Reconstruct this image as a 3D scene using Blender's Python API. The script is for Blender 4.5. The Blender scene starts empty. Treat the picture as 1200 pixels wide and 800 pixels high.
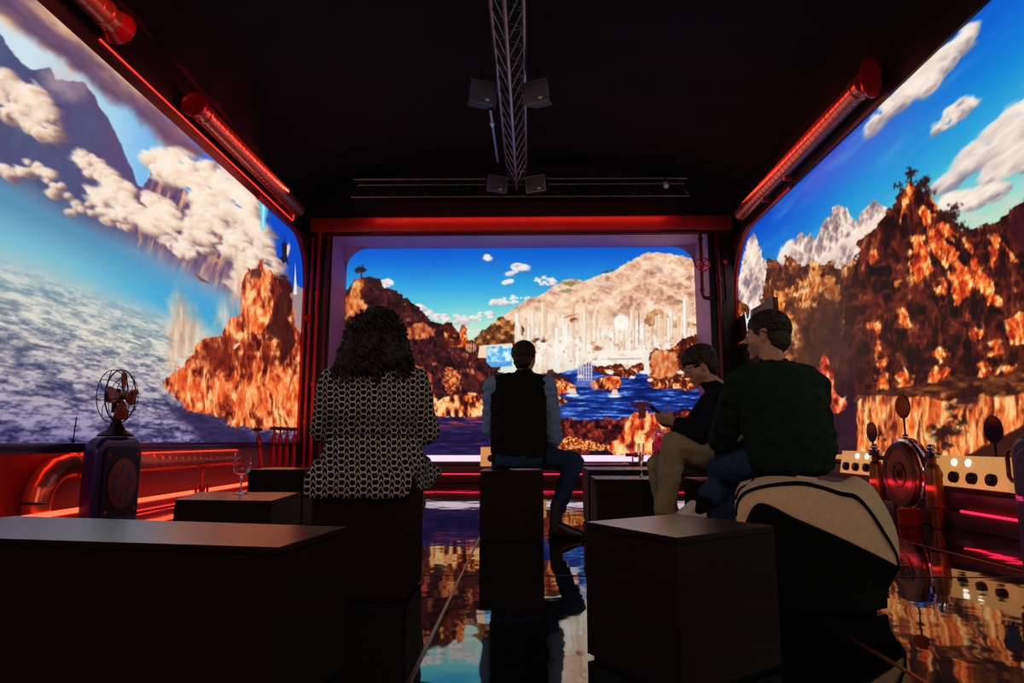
import bpy, bmesh, math, random
import numpy as np
from mathutils import Vector, Matrix, Euler
random.seed(7)
SC = bpy.context.scene
COL = SC.collection
PI = math.pi

# ------------------------------------------------------------------ camera
F_PX, EYE = 800.0, 0.65
TH = math.atan(116 / 800.0)
YAW = math.atan(17 / 800.0 * math.cos(TH))
FW = (-math.sin(YAW) * math.cos(TH), math.cos(YAW) * math.cos(TH), math.sin(TH))
RT = (math.cos(YAW), math.sin(YAW), 0.0)
UP = (RT[1] * FW[2], -RT[0] * FW[2], RT[0] * FW[1] - RT[1] * FW[0])
cam_data = bpy.data.cameras.new('camera')
cam = bpy.data.objects.new('camera', cam_data)
COL.objects.link(cam)
cam_data.sensor_width = 36.0
cam_data.lens = F_PX / 1200.0 * 36.0
cam_data.clip_end = 100
cam.location = (0, 0, EYE)
cam.rotation_euler = (PI / 2 + TH, 0, YAW)
SC.camera = cam
SC.view_settings.view_transform = 'Standard'
SC.view_settings.look = 'None'
SC.view_settings.gamma = 1
SC.view_settings.exposure = 0
SC.view_settings.use_curve_mapping = False
w = bpy.data.worlds.new('world'); SC.world = w; w.use_nodes = True
w.node_tree.nodes['Background'].inputs[0].default_value = (0.004, 0.004, 0.006, 1)
w.node_tree.nodes['Background'].inputs[1].default_value = 1.0


def at(px, py, x=None, y=None, z=None):
    """A point of the place seen at a photograph pixel, on the plane x, y or z."""
    d = [FW[i] + RT[i] * (px - 600) / F_PX - UP[i] * (py - 400) / F_PX for i in range(3)]
    t = x / d[0] if x is not None else y / d[1] if y is not None else (z - EYE) / d[2]
    return Vector((d[0] * t, d[1] * t, EYE + d[2] * t))


# --------------------------------------------------------------- materials
def srgb(c):
    return tuple((v / 255 / 12.92) if v / 255 <= 0.04045 else ((v / 255 + 0.055) / 1.055) ** 2.4 for v in c)


def mat(name, rgb, rough=0.6, metal=0.0, spec=0.5, var=0.12, scale=30.0, bump=0.0, bscale=120.0, stretch=(1, 1, 1)):
    """Principled surface whose colour is varied by noise; rgb in 0..255."""
    m = bpy.data.materials.new(name); m.use_nodes = True
    nt = m.node_tree; b = nt.nodes['Principled BSDF']
    tc = nt.nodes.new('ShaderNodeTexCoord'); mp = nt.nodes.new('ShaderNodeMapping')
    nt.links.new(tc.outputs['Object'], mp.inputs['Vector']); mp.inputs['Scale'].default_value = stretch
    no = nt.nodes.new('ShaderNodeTexNoise'); no.inputs['Scale'].default_value = scale; no.inputs['Detail'].default_value = 4
    nt.links.new(mp.outputs[0], no.inputs['Vector'])
    cr = nt.nodes.new('ShaderNodeValToRGB')
    c = srgb(rgb)
    cr.color_ramp.elements[0].position = 0.3; cr.color_ramp.elements[1].position = 0.7
    cr.color_ramp.elements[0].color = (*[v * (1 - var) for v in c], 1)
    cr.color_ramp.elements[1].color = (*[min(1, v * (1 + var)) for v in c], 1)
    nt.links.new(no.outputs['Fac'], cr.inputs['Fac'])
    nt.links.new(cr.outputs['Color'], b.inputs['Base Color'])
    b.inputs['Roughness'].default_value = rough; b.inputs['Metallic'].default_value = metal
    b.inputs['Specular IOR Level'].default_value = spec
    if bump:
        n2 = nt.nodes.new('ShaderNodeTexNoise'); n2.inputs['Scale'].default_value = bscale; n2.inputs['Detail'].default_value = 3
        nt.links.new(mp.outputs[0], n2.inputs['Vector'])
        bp = nt.nodes.new('ShaderNodeBump'); bp.inputs['Strength'].default_value = bump; bp.inputs['Distance'].default_value = 0.01
        nt.links.new(n2.outputs['Fac'], bp.inputs['Height']); nt.links.new(bp.outputs['Normal'], b.inputs['Normal'])
    return m


def glow(name, rgb, strength):
    m = bpy.data.materials.new(name); m.use_nodes = True
    b = m.node_tree.nodes['Principled BSDF']
    b.inputs['Base Color'].default_value = (0.02, 0.02, 0.02, 1)
    b.inputs['Emission Color'].default_value = (*srgb(rgb), 1)
    b.inputs['Emission Strength'].default_value = strength
    return m


# ------------------------------------------------------------ mesh helpers
class MB:
    """Collects shapes and links them as ONE mesh object."""
    def __init__(self):
        self.bm = bmesh.new()

    def box(self, lo, hi, bevel=0.0, seg=2, rot=None, about=None):
        lo, hi = Vector(lo), Vector(hi)
        r = bmesh.ops.create_cube(self.bm, size=1)
        vs = r['verts']; c = (lo + hi) / 2; s = hi - lo
        for v in vs:
            v.co = Vector((v.co.x * s.x, v.co.y * s.y, v.co.z * s.z)) + c
        if bevel:
            es = list({e for v in vs for e in v.link_edges})
            rr = bmesh.ops.bevel(self.bm, geom=es, offset=bevel, segments=seg, affect='EDGES', profile=0.5)
            vs = list({v for f in rr['faces'] for v in f.verts} | {v for v in vs if v.is_valid})
        if rot is not None:
            a = Vector(about) if about is not None else c
            for v in vs:
                v.co = rot @ (v.co - a) + a
        return self

    def tube(self, pts, r, seg=10, cap=True):
        """Round tube through pts; r a number or one per point."""
        pts = [Vector(p) for p in pts]
        n = len(pts); rs = r if isinstance(r, (list, tuple)) else [r] * n
        rings = []; up = None
        for i, p in enumerate(pts):
            t = (pts[min(i + 1, n - 1)] - pts[max(i - 1, 0)]).normalized()
            if up is None:
                up = Vector((0, 0, 1)) if abs(t.z) < 0.9 else Vector((1, 0, 0))
            a = t.cross(up).normalized(); bb = a.cross(t).normalized(); up = bb
            rings.append([self.bm.verts.new(p + (a * math.cos(2 * PI * k / seg) + bb * math.sin(2 * PI * k / seg)) * rs[i]) for k in range(seg)])
        for i in range(n - 1):
            for k in range(seg):
                self.bm.faces.new((rings[i][k], rings[i][(k + 1) % seg], rings[i + 1][(k + 1) % seg], rings[i + 1][k]))
        if cap:
            self.bm.faces.new(rings[0][::-1]); self.bm.faces.new(rings[-1])
        return self

    def lathe(self, prof, c, axis=(0, 0, 1), seg=24, cap=True, sx=1.0):
        """prof = [(radius, height along axis)...] spun about axis through c."""
        c = Vector(c); ax = Vector(axis).normalized()
        h = Vector((0, 0, 1)) if abs(ax.z) < 0.9 else Vector((1, 0, 0))
        a = ax.cross(h).normalized(); b = ax.cross(a).normalized()
        rings = [[self.bm.verts.new(c + ax * hh + (a * math.cos(2 * PI * k / seg) * sx + b * math.sin(2 * PI * k / seg)) * max(rr, 1e-4)) for k in range(seg)] for rr, hh in prof]
        for i in range(len(rings) - 1):
            for k in range(seg):
                self.bm.faces.new((rings[i][k], rings[i][(k + 1) % seg], rings[i + 1][(k + 1) % seg], rings[i + 1][k]))
        if cap:
            self.bm.faces.new(rings[0][::-1]); self.bm.faces.new(rings[-1])
        return self

    def prism(self, poly, vec):
        """A flat polygon of 3-D points pushed along vec."""
        vec = Vector(vec)
        a = [self.bm.verts.new(Vector(p)) for p in poly]; b = [self.bm.verts.new(Vector(p) + vec) for p in poly]
        n = len(a)
        self.bm.faces.new(a[::-1]); self.bm.faces.new(b)
        for i in range(n):
            self.bm.faces.new((a[i], a[(i + 1) % n], b[(i + 1) % n], b[i]))
        return self

    def ell(self, c, r, rot=None, sub=3):
        rr = bmesh.ops.create_icosphere(self.bm, subdivisions=sub, radius=1)
        for v in rr['verts']:
            p = Vector((v.co.x * r[0], v.co.y * r[1], v.co.z * r[2]))
            v.co = (rot @ p if rot is not None else p) + Vector(c)
        return self

    def grid(self, fn, nu, nv):
        g = [[self.bm.verts.new(Vector(fn(i / nu, j / nv))) for j in range(nv + 1)] for i in range(nu + 1)]
        for i in range(nu):
            for j in range(nv):
                self.bm.faces.new((g[i][j], g[i + 1][j], g[i + 1][j + 1], g[i][j + 1]))
        return self

    def build(self, name, m, parent=None, smooth=True, solid=0.0):
        me = bpy.data.meshes.new(name)
        bmesh.ops.recalc_face_normals(self.bm, faces=self.bm.faces)
        if parent is not None:
            self.bm.transform(Matrix.Translation(-Vector(parent_origin(parent))))
        self.bm.to_mesh(me); self.bm.free()
        me.materials.append(m)
        o = bpy.data.objects.new(name, me); COL.objects.link(o)
        if parent is not None:
            o.parent = parent
        if smooth:
            for p in me.polygons:
                p.use_smooth = True
            me.set_sharp_from_angle(angle=math.radians(40))
        if solid:
            s = o.modifiers.new('solid', 'SOLIDIFY'); s.thickness = solid; s.offset = 0
        return o


def parent_origin(o):
    v = Vector((0, 0, 0))
    while o is not None:
        v += o.location; o = o.parent
    return v


def tag(o, label, cat, group=None):
    o['label'] = label; o['category'] = cat
    if group:
        o['group'] = group
    return o


def thing(name, label, cat, loc=(0, 0, 0), group=None):
    o = bpy.data.objects.new(name, None); COL.objects.link(o)
    o.location = loc; o.empty_display_size = 0.1
    return tag(o, label, cat, group)


def struct(o):
    o['kind'] = 'structure'
    return o


def copy_thing(src, offset, label, group=None):
    r = src.copy(); COL.objects.link(r); r.location = src.location + Vector(offset)
    r['label'] = label
    if group:
        r['group'] = group
    for ch in list(src.children):
        c = ch.copy(); COL.objects.link(c); c.parent = r
        for g in list(ch.children):
            d = g.copy(); COL.objects.link(d); d.parent = c
    return r


def lamp(name, kind, loc, rgb, power, size=None, size_y=None, target=None, spread=None):
    d = bpy.data.lights.new(name, kind); d.color = rgb; d.energy = power
    o = bpy.data.objects.new(name, d); COL.objects.link(o); o.location = loc
    if kind == 'AREA':
        d.shape = 'RECTANGLE'; d.size = size; d.size_y = size_y or size
        if spread: d.spread = spread
    elif size:
        d.shadow_soft_size = size
    if target is not None:
        o.rotation_euler = (Vector(target) - Vector(loc)).to_track_quat('-Z', 'Y').to_euler()
    return o
# ------------------------------------------------- the three LED picture walls
# Each screen is a flat panel of small square pixels.  Its picture is composed here
# as colours on the panel's own pixel grid.  (X, Y) are the picture's layout
# coordinates, U and V metres along and up the panel.
def hsh(ix, iy, seed):
    h = (ix.astype(np.int64) * 374761393 + iy.astype(np.int64) * 668265263 + seed * 1442695041) & 0xFFFFFFFF
    h = ((h ^ (h >> 13)) * 1274126177) & 0xFFFFFFFF
    return ((h ^ (h >> 16)) & 0xFFFFFF).astype(np.float32) / 16777215.0


def vn(x, y, seed):
    ix = np.floor(x); iy = np.floor(y); fx = (x - ix).astype(np.float32); fy = (y - iy).astype(np.float32)
    fx = fx * fx * (3 - 2 * fx); fy = fy * fy * (3 - 2 * fy)
    a = hsh(ix, iy, seed); b = hsh(ix + 1, iy, seed); c = hsh(ix, iy + 1, seed); d = hsh(ix + 1, iy + 1, seed)
    return (a * (1 - fx) + b * fx) * (1 - fy) + (c * (1 - fx) + d * fx) * fy


def fbm(x, y, o=5, seed=1, g=0.52):
    s = 0; a = 1.0; t = 0
    for i in range(o):
        s = s + a * vn(x, y, seed + i * 17); t += a
        a *= g; x = x * 2.03 + 13.1; y = y * 2.03 + 7.7
    return s / t


def ss(a, b, x):
    t = np.clip((x - a) / (b - a), 0, 1)
    return t * t * (3 - 2 * t)


def T(pts, ox, oy, s):
    return [(ox + x * s, oy + y * s) for x, y in pts]


class Canvas:
    def __init__(self, U, V, X, Y, U0=None):
        self.U, self.V, self.X, self.Y = U, V, X, Y
        self.C = np.zeros((len(U), 3), np.float32)

    def mix(self, m, col):
        m = np.clip(m, 0, 1)[:, None]
        self.C = self.C * (1 - m) + (np.asarray(col, np.float32)) * m

    def poly(self, pts, soft=1.0, warp=0.0, freq=0.1, seed=3, fx=1.0):
        X, Y = self.X, self.Y
        xs = [p[0] for p in pts]; ys = [p[1] for p in pts]; pad = soft + warp * 2 + 2
        idx = np.nonzero((X > min(xs) - pad) & (X < max(xs) + pad) & (Y > min(ys) - pad) & (Y < max(ys) + pad))[0]
        out = np.zeros(len(X), np.float32)
        if not len(idx): return out
        x, y = X[idx], Y[idx]
        if warp:
            x, y = x + warp * 2 * (fbm(x * freq * fx, y * freq, 4, seed) - 0.5) * 1.6, y + warp * 2 * (fbm(x * freq * fx, y * freq, 4, seed + 50) - 0.5) * 1.6
        ins = np.zeros(len(idx), bool); d2 = np.full(len(idx), 1e9, np.float32)
        n = len(pts)
        for i in range(n):
            x1, y1 = pts[i]; x2, y2 = pts[(i + 1) % n]
            if y1 != y2:
                ins ^= ((y1 > y) != (y2 > y)) & (x < (x2 - x1) * (y - y1) / (y2 - y1) + x1)
            dx, dy = x2 - x1, y2 - y1
            t = np.clip(((x - x1) * dx + (y - y1) * dy) / max(dx * dx + dy * dy, 1e-6), 0, 1)
            d2 = np.minimum(d2, (x - x1 - t * dx) ** 2 + (y - y1 - t * dy) ** 2)
        sd = np.sqrt(d2) * np.where(ins, 1, -1)
        out[idx] = ss(-soft / 2, soft / 2, sd)
        return out

    def ell(self, cx, cy, rx, ry, rot=0.0, soft=0.3, warp=0.0, freq=0.1, seed=5):
        x, y = self.X - cx, self.Y - cy
        if warp:
            x = x + warp * 3 * (fbm(self.X * freq, self.Y * freq, 4, seed) - 0.5); y = y + warp * 3 * (fbm(self.X * freq, self.Y * freq, 4, seed + 9) - 0.5)
        c, s = math.cos(rot), math.sin(rot)
        r = np.sqrt(((x * c + y * s) / rx) ** 2 + ((-x * s + y * c) / ry) ** 2)
        return 1 - ss(1 - soft, 1 + soft * 0.3, r)

    def ramp(self, t, stops):
        """stops = [(t, (r,g,b))...] in 0..255"""
        ts = [s[0] for s in stops]
        return np.stack([np.interp(t, ts, [s[1][k] for s in stops]) for k in range(3)], 1).astype(np.float32)


ROCK = [(0.0, (28, 8, 8)), (0.32, (70, 22, 14)), (0.46, (140, 48, 22)), (0.58, (215, 95, 42)), (0.72, (250, 160, 90)), (0.9, (255, 215, 150))]
DARKROCK = [(0.0, (16, 6, 8)), (0.4, (52, 20, 16)), (0.56, (95, 38, 22)), (0.68, (190, 70, 32)), (0.8, (250, 140, 70)), (1.0, (255, 190, 120))]
CLOUD = [(0.0, (120, 95, 105)), (0.3, (165, 130, 125)), (0.5, (225, 190, 165)), (0.75, (250, 225, 200)), (1.0, (255, 242, 225))]


def ridged(x, y, o=5, seed=1, g=0.55):
    t = 0; a = 1.0; w = 0
    for i in range(o):
        n = 1 - np.abs(2 * vn(x, y, seed + i * 31) - 1)
        t = t + a * n * n; w += a
        a *= g; x = x * 2.07 + 5.3; y = y * 2.07 + 9.1
    return t / w


def inside(pts, x, y):
    r = False; n = len(pts)
    for i in range(n):
        x1, y1 = pts[i]; x2, y2 = pts[(i + 1) % n]
        if (y1 > y) != (y2 > y) and x < (x2 - x1) * (y - y1) / (y2 - y1) + x1: r = not r
    return r


def cloud(c, pts, r0, r1, seed, n=60, ramp=CLOUD, ang=0.5, st=1.7, lx=-.55, ly=-.83, soft=.55, dens=.9, base=.0, under=.75):
    """Bank of rounded billows filling the outline pts, each lit from the (lx, ly) side."""
    rnd = random.Random(seed)
    xs = [p[0] for p in pts]; ys = [p[1] for p in pts]
    y_lo, y_hi = min(ys), max(ys)
    pf = []
    tries = 0
    while len(pf) < n and tries < n * 60:
        tries += 1
        x, y = rnd.uniform(min(xs), max(xs)), rnd.uniform(y_lo, y_hi)
        if inside(pts, x, y): pf.append((x, y, r0 + (r1 - r0) * rnd.random() ** 1.6))
    ca, sa = math.cos(ang), math.sin(ang)
    pf.sort(key=lambda p: (p[0] * lx + p[1] * ly) * -1 + rnd.uniform(-1, 1) * r0)
    tex = fbm((c.X * ca + c.Y * sa) * .09 / st, (-c.X * sa + c.Y * ca) * .16, 4, seed)
    for x, y, r in pf:
        R = r * st * 1.5
        idx = np.nonzero((np.abs(c.X - x) < R) & (np.abs(c.Y - y) < R))[0]
        if not len(idx): continue
        dx, dy = c.X[idx] - x, c.Y[idx] - y
        t = tex[idx] - .5
        p, q = (dx * ca + dy * sa) / (r * st), (-dx * sa + dy * ca) / r
        d = np.sqrt(p * p + q * q) + t * 1.1
        m = (1 - ss(1 - soft, 1.05, d)) * dens
        lit = (dx * lx + dy * ly) / (r * 1.25)
        v = np.clip(.47 + .52 * lit + t * .9 + base + (1 - under) * .3 * (y_hi - y) / max(y_hi - y_lo, 1), 0, 1)
        col = c.ramp(v, ramp)
        m = np.clip(m, 0, 1)[:, None]
        c.C[idx] = c.C[idx] * (1 - m) + col * m


def twotone(c, mask, L, seed, f=(.1, .06), dark=None, bright=None, edge=.14, amt=1.5):
    """Rock in shade and in sun: the sunlit faces follow L, broken up by noise."""
    X, Y = c.X, c.Y
    wx = (fbm(X * f[0] * .6, Y * f[1] * .6, 3, seed + 5) - .5) * 14
    n = fbm((X + wx) * f[0], Y * f[1], 5, seed, .55)
    r = ridged((X + wx) * f[0] * 1.4, Y * f[1] * 1.1, 4, seed + 2)
    fine = fbm((X + wx) * f[0] * 3.5, Y * f[1] * 2.2, 4, seed + 7)
    lit = ss(.5 - edge, .5 + edge, L + (n - .5) * amt + (fine - .5) * .5)[:, None]
    d = c.ramp(np.clip(r * .75 + (n - .5) * .8 + (fine - .5) * .5 + .12, 0, 1), dark or [(0, (12, 4, 5)), (.35, (44, 13, 11)), (.6, (88, 29, 17)), (1, (142, 52, 26))])
    br = c.ramp(np.clip((fine - .5) * 1.7 + (r - .5) * .7 + .52, 0, 1), bright or [(0, (152, 38, 18)), (.3, (220, 72, 30)), (.55, (250, 118, 52)), (.8, (255, 172, 92)), (1, (255, 216, 142))])
    c.mix(mask, d * (1 - lit) + br * lit)


def paint_left(c):
    U, V, X, Y = c.U, c.V, c.X, c.Y
    t = ss(20, 340, X)
    c.C = c.ramp(t, [(0, (205, 226, 236)), (0.3, (160, 208, 236)), (0.55, (95, 175, 232)), (0.75, (35, 115, 212)), (1, (14, 72, 196))])
    n1 = fbm(X * 0.03, Y * 0.03, 5, 11)
    # far blue mountain
    g = T([(-900, -300), (-200, 20), (0, 120), (30, 170), (75, 225), (110, 250), (180, 245), (200, 285), (300, 298), (340, 350), (400, 450), (440, 530), (500, 668), (640, 760), (600, 900), (-900, 900)], 0, 0, .325)
    c.mix(c.poly(g, 2, 1.5, .08, 2), c.ramp(np.clip(fbm(X * .05, Y * .02, 4, 21) * .8 + X / 500, 0, 1), [(0, (92, 104, 132)), (.4, (78, 84, 122)), (.7, (84, 74, 116)), (1, (100, 82, 112))]))
    # brown purple mountain to the right
    g = T([(150, 420), (230, 285), (330, 350), (420, 380), (520, 460), (700, 560), (840, 700), (860, 900), (250, 900), (170, 640)], 120, 130, .25)
    c.mix(c.poly(g, 2, 2, .1, 4), c.ramp(fbm(X * .16 + Y * .05, Y * .03, 4, 23), [(.25, (78, 62, 100)), (.5, (112, 84, 112)), (.62, (168, 122, 116)), (.75, (215, 165, 140))]))
    # dark streaming cloud along the top edge
    m = c.poly([(-420, -420), (-60, -170), (45, -8), (160, 95), (245, 176), (228, 182), (196, 170), (150, 130), (100, 98), (40, 52), (-10, 22), (-420, -150)], 16, 7, .03, 6)
    d = ((X - 45) * 0.64 - (Y + 8) * 0.77)      # + towards the upper right edge
    band = fbm(X * .012 + Y * .012, d * .05, 4, 8)
    tt = np.clip((-d + band * 34 - 17) / 60, 0, 1)
    c.mix(m, c.ramp(tt, [(0, (245, 205, 165)), (.14, (225, 175, 140)), (.36, (128, 94, 112)), (.55, (98, 74, 104)), (.74, (140, 106, 112)), (.9, (232, 188, 155)), (1, (240, 215, 190))]))
    # low haze and sea
    sea = ss(2.62, 2.36, V + 0.10 * (fbm(U * 1.3, V * 2, 3, 31) - .5))
    cy = ss(60, 250, X)
    far = c.ramp(np.clip((2.6 - V) / 0.75, 0, 1), [(0, (110, 140, 165)), (.35, (88, 145, 180)), (.7, (120, 188, 208)), (1, (175, 196, 200))])
    far2 = c.ramp(np.clip((2.6 - V) / 0.75, 0, 1), [(0, (120, 130, 160)), (.4, (70, 160, 210)), (.75, (60, 165, 215)), (1, (150, 185, 200))])
    c.mix(sea, far * (1 - cy[:, None]) + far2 * cy[:, None])
    # banks of cloud
    cr = CLOUD
    q = lambda p: T(p, 0, 0, .325)
    q4 = lambda p: T(p, 120, 130, .25)
    cloud(c, q([(-500, 90), (-20, 275), (30, 270), (60, 315), (130, 325), (180, 360), (192, 430), (195, 480), (210, 530), (170, 520), (90, 460), (20, 410), (-60, 330), (-500, 260)]), 6, 15, 41, 110)
    c.mix(c.ell(74, 98, 34, 20, .5, .9, 10, .06, 77) * .55, (216, 182, 174))
    cloud(c, q([(-700, 340), (-20, 585), (60, 612), (90, 578), (150, 600), (220, 650), (300, 730), (420, 770), (520, 840), (380, 820), (260, 770), (190, 700), (120, 655), (20, 630), (-700, 470)]), 4, 9, 43, 150)
    cloud(c, q([(245, 565), (275, 555), (330, 548), (375, 590), (435, 645), (400, 655), (320, 635)]), 4, 9, 45, 40)
    cloud(c, q4([(0, 365), (90, 335), (160, 360), (250, 390), (320, 440), (380, 530), (470, 605), (530, 640), (540, 680), (470, 650), (380, 600), (290, 575), (150, 530), (-20, 470), (-60, 380)]), 5, 12, 47, 110)
    cloud(c, q4([(222, 240), (240, 205), (330, 185), (400, 205), (450, 225), (500, 250), (540, 310), (620, 310), (690, 375), (728, 430), (720, 520), (755, 575), (805, 645), (830, 760), (790, 765), (710, 700), (650, 650), (570, 575), (490, 510), (450, 460), (410, 395), (330, 345), (260, 292), (230, 270)]), 6, 15, 49, 170, under=.6)
    cloud(c, q4([(450, 480), (520, 480), (590, 565), (690, 610), (750, 700), (700, 730), (620, 695), (520, 625), (410, 585), (395, 535)]), 5, 11, 52, 80)
    cloud(c, q4([(280, 610), (330, 580), (375, 610), (430, 650), (440, 695), (380, 685), (315, 650)]), 3.5, 7, 51, 36)
    cloud(c, q4([(670, 700), (705, 670), (755, 700), (830, 750), (860, 830), (700, 890), (610, 830)]), 4, 10, 53, 60)
    # light haze streaks in front of the lower mountains
    hz = ss(2.15, 2.45, V) * ss(2.8, 2.5, V) * fbm(X * .09, Y * .01, 3, 57)
    c.mix(hz * .45 * ss(120, 220, X), (196, 170, 176))
    c.mix(c.ell(868 * .25 + 120, 650 * .25 + 130, 4, 9, .1, .5, 2, .2, 5), (235, 210, 205))
    # choppy sea
    wv = ss(2.0, 1.75, V)
    n = fbm(U * 3.4 + V * 2.0, V * 20, 5, 61, .62); n2 = fbm(U * 9, V * 52, 4, 67, .62); n3 = fbm(U * .7, V * 2.2, 3, 69)
    k = np.clip((n - .5) * 2.0 + (n2 - .5) * 2.0 + (n3 - .5) * .9 + .5, 0, 1)
    lowc = c.ramp(np.clip((2.0 - V) / 1.4, 0, 1), [(0, (128, 168, 182)), (.3, (122, 136, 146)), (.6, (66, 66, 104)), (1, (36, 32, 78))])
    hic = c.ramp(np.clip((2.0 - V) / 1.4, 0, 1), [(0, (190, 204, 202)), (.35, (226, 218, 204)), (.7, (186, 176, 184)), (1, (140, 128, 176))])
    c.mix(wv, lowc * (1 - k[:, None]) + hic * k[:, None])
    # shadowed water below the island
    c.mix(c.poly([(196, 468), (240, 480), (300, 505), (360, 512), (360, 526), (250, 526), (222, 505)], 16, 5, .08, 71) * .85, (38, 30, 68))
    # sunlit spray columns
    for (x, y, rx, ry, a) in ((210, 375, 16, 46, .9), (222, 395, 20, 42, .8), (203, 420, 10, 40, .8), (280, 330, 16, 44, .8), (262, 372, 16, 26, .6)):
        st = fbm(X * .16, Y * .03, 3, 73)
        c.mix(c.ell(x, y, rx, ry, 0, .9, 5, .1, 74) * (a * (.55 + st * .8)), c.ramp(st, [(.2, (205, 150, 120)), (.6, (242, 208, 176)), (.9, (255, 232, 205))]))
    # burning orange island
    isl = T([(25, 540), (60, 510), (90, 490), (130, 470), (165, 400), (215, 385), (255, 370), (265, 330), (310, 300), (318, 240), (325, 180), (345, 140), (375, 110), (390, 102), (410, 120), (440, 165), (490, 180), (500, 240), (505, 330), (560, 400), (560, 720), (430, 718), (330, 710), (240, 680), (150, 650), (110, 635), (60, 590)], 180, 270, .325)
    mk = c.poly(isl, 2, 5, .09, 81)
    r = fbm(X * .10, Y * .035, 5, 83, .58) * .75 + fbm(X * .3, Y * .22, 3, 84) * .3
    bright = c.ell(232, 450, 50, 20, .5, .9) * .12 + c.ell(310, 470, 46, 44, 0, .9) * .10 + c.ell(298, 360, 22, 40, 0, .9) * .08 - c.ell(262, 420, 30, 26, 0, .9) * .10
    twotone(c, mk, .52 + bright * 2.2 + (r - .5) * 1.2, 83, (.09, .045), [(0, (58, 14, 12)), (.4, (124, 34, 20)), (.75, (184, 58, 28)), (1, (214, 80, 40))], [(0, (200, 66, 32)), (.35, (238, 104, 50)), (.65, (252, 146, 82)), (1, (255, 204, 140))], .24, 1.0)
    c.mix(c.poly(T([(455, 160), (492, 172), (500, 330), (510, 420), (480, 480), (455, 460), (450, 400), (405, 370), (430, 330), (440, 250)], 180, 270, .325), 6, 6, .08, 86) * .9, (58, 18, 18))
    c.mix(c.ell(302, 322, 8, 9, 0, .6, 4, .1, 87) * .8, (64, 22, 20))
    c.mix(c.poly(isl, 1, 5, .09, 81) * c.ell(255, 410, 26, 22, 0, .8, 10, .1, 88) * .55, (120, 42, 22))
    # right edge: pale towers, jet trooper, light beam
    c.mix(c.poly([(341, 345), (345, 330), (352, 336), (360, 345), (360, 395), (346, 385)], 2, 2, .2, 90) * .8, (196, 150, 128))
    c.mix(c.poly([(344, 345), (346, 308), (348, 345)], 1), (225, 232, 236))
    c.mix(c.poly([(303, 231), (316, 236), (309, 270), (306, 270)], 3) * .8, (70, 205, 240))
    c.mix(c.poly([(307, 236), (311, 238), (309, 268), (307, 268)], 2) * .8, (190, 245, 255))
    c.mix(c.poly([(305.6, 266), (306.6, 266), (305.6, 304), (304.8, 304)], 1), (225, 230, 235))
    c.mix(c.poly([(330, 286), (333, 283), (333.6, 275), (334.4, 283), (336.4, 287), (336, 300), (338.5, 311), (335, 306), (332, 309), (328, 302), (331, 300)], 1), (34, 26, 34))
    # gulls
    c.mix(c.poly([(227, 318), (233, 323), (239, 327), (247, 332), (240, 331), (234, 329)], 1), (120, 84, 80))
    c.mix(c.poly([(249, 300), (254, 303), (260, 305), (259, 308), (251, 306)], 1), (196, 140, 110))
    c.mix(c.poly([(273, 408), (276, 403), (282, 401), (279, 405), (275, 409)], 1), (250, 205, 170))


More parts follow.
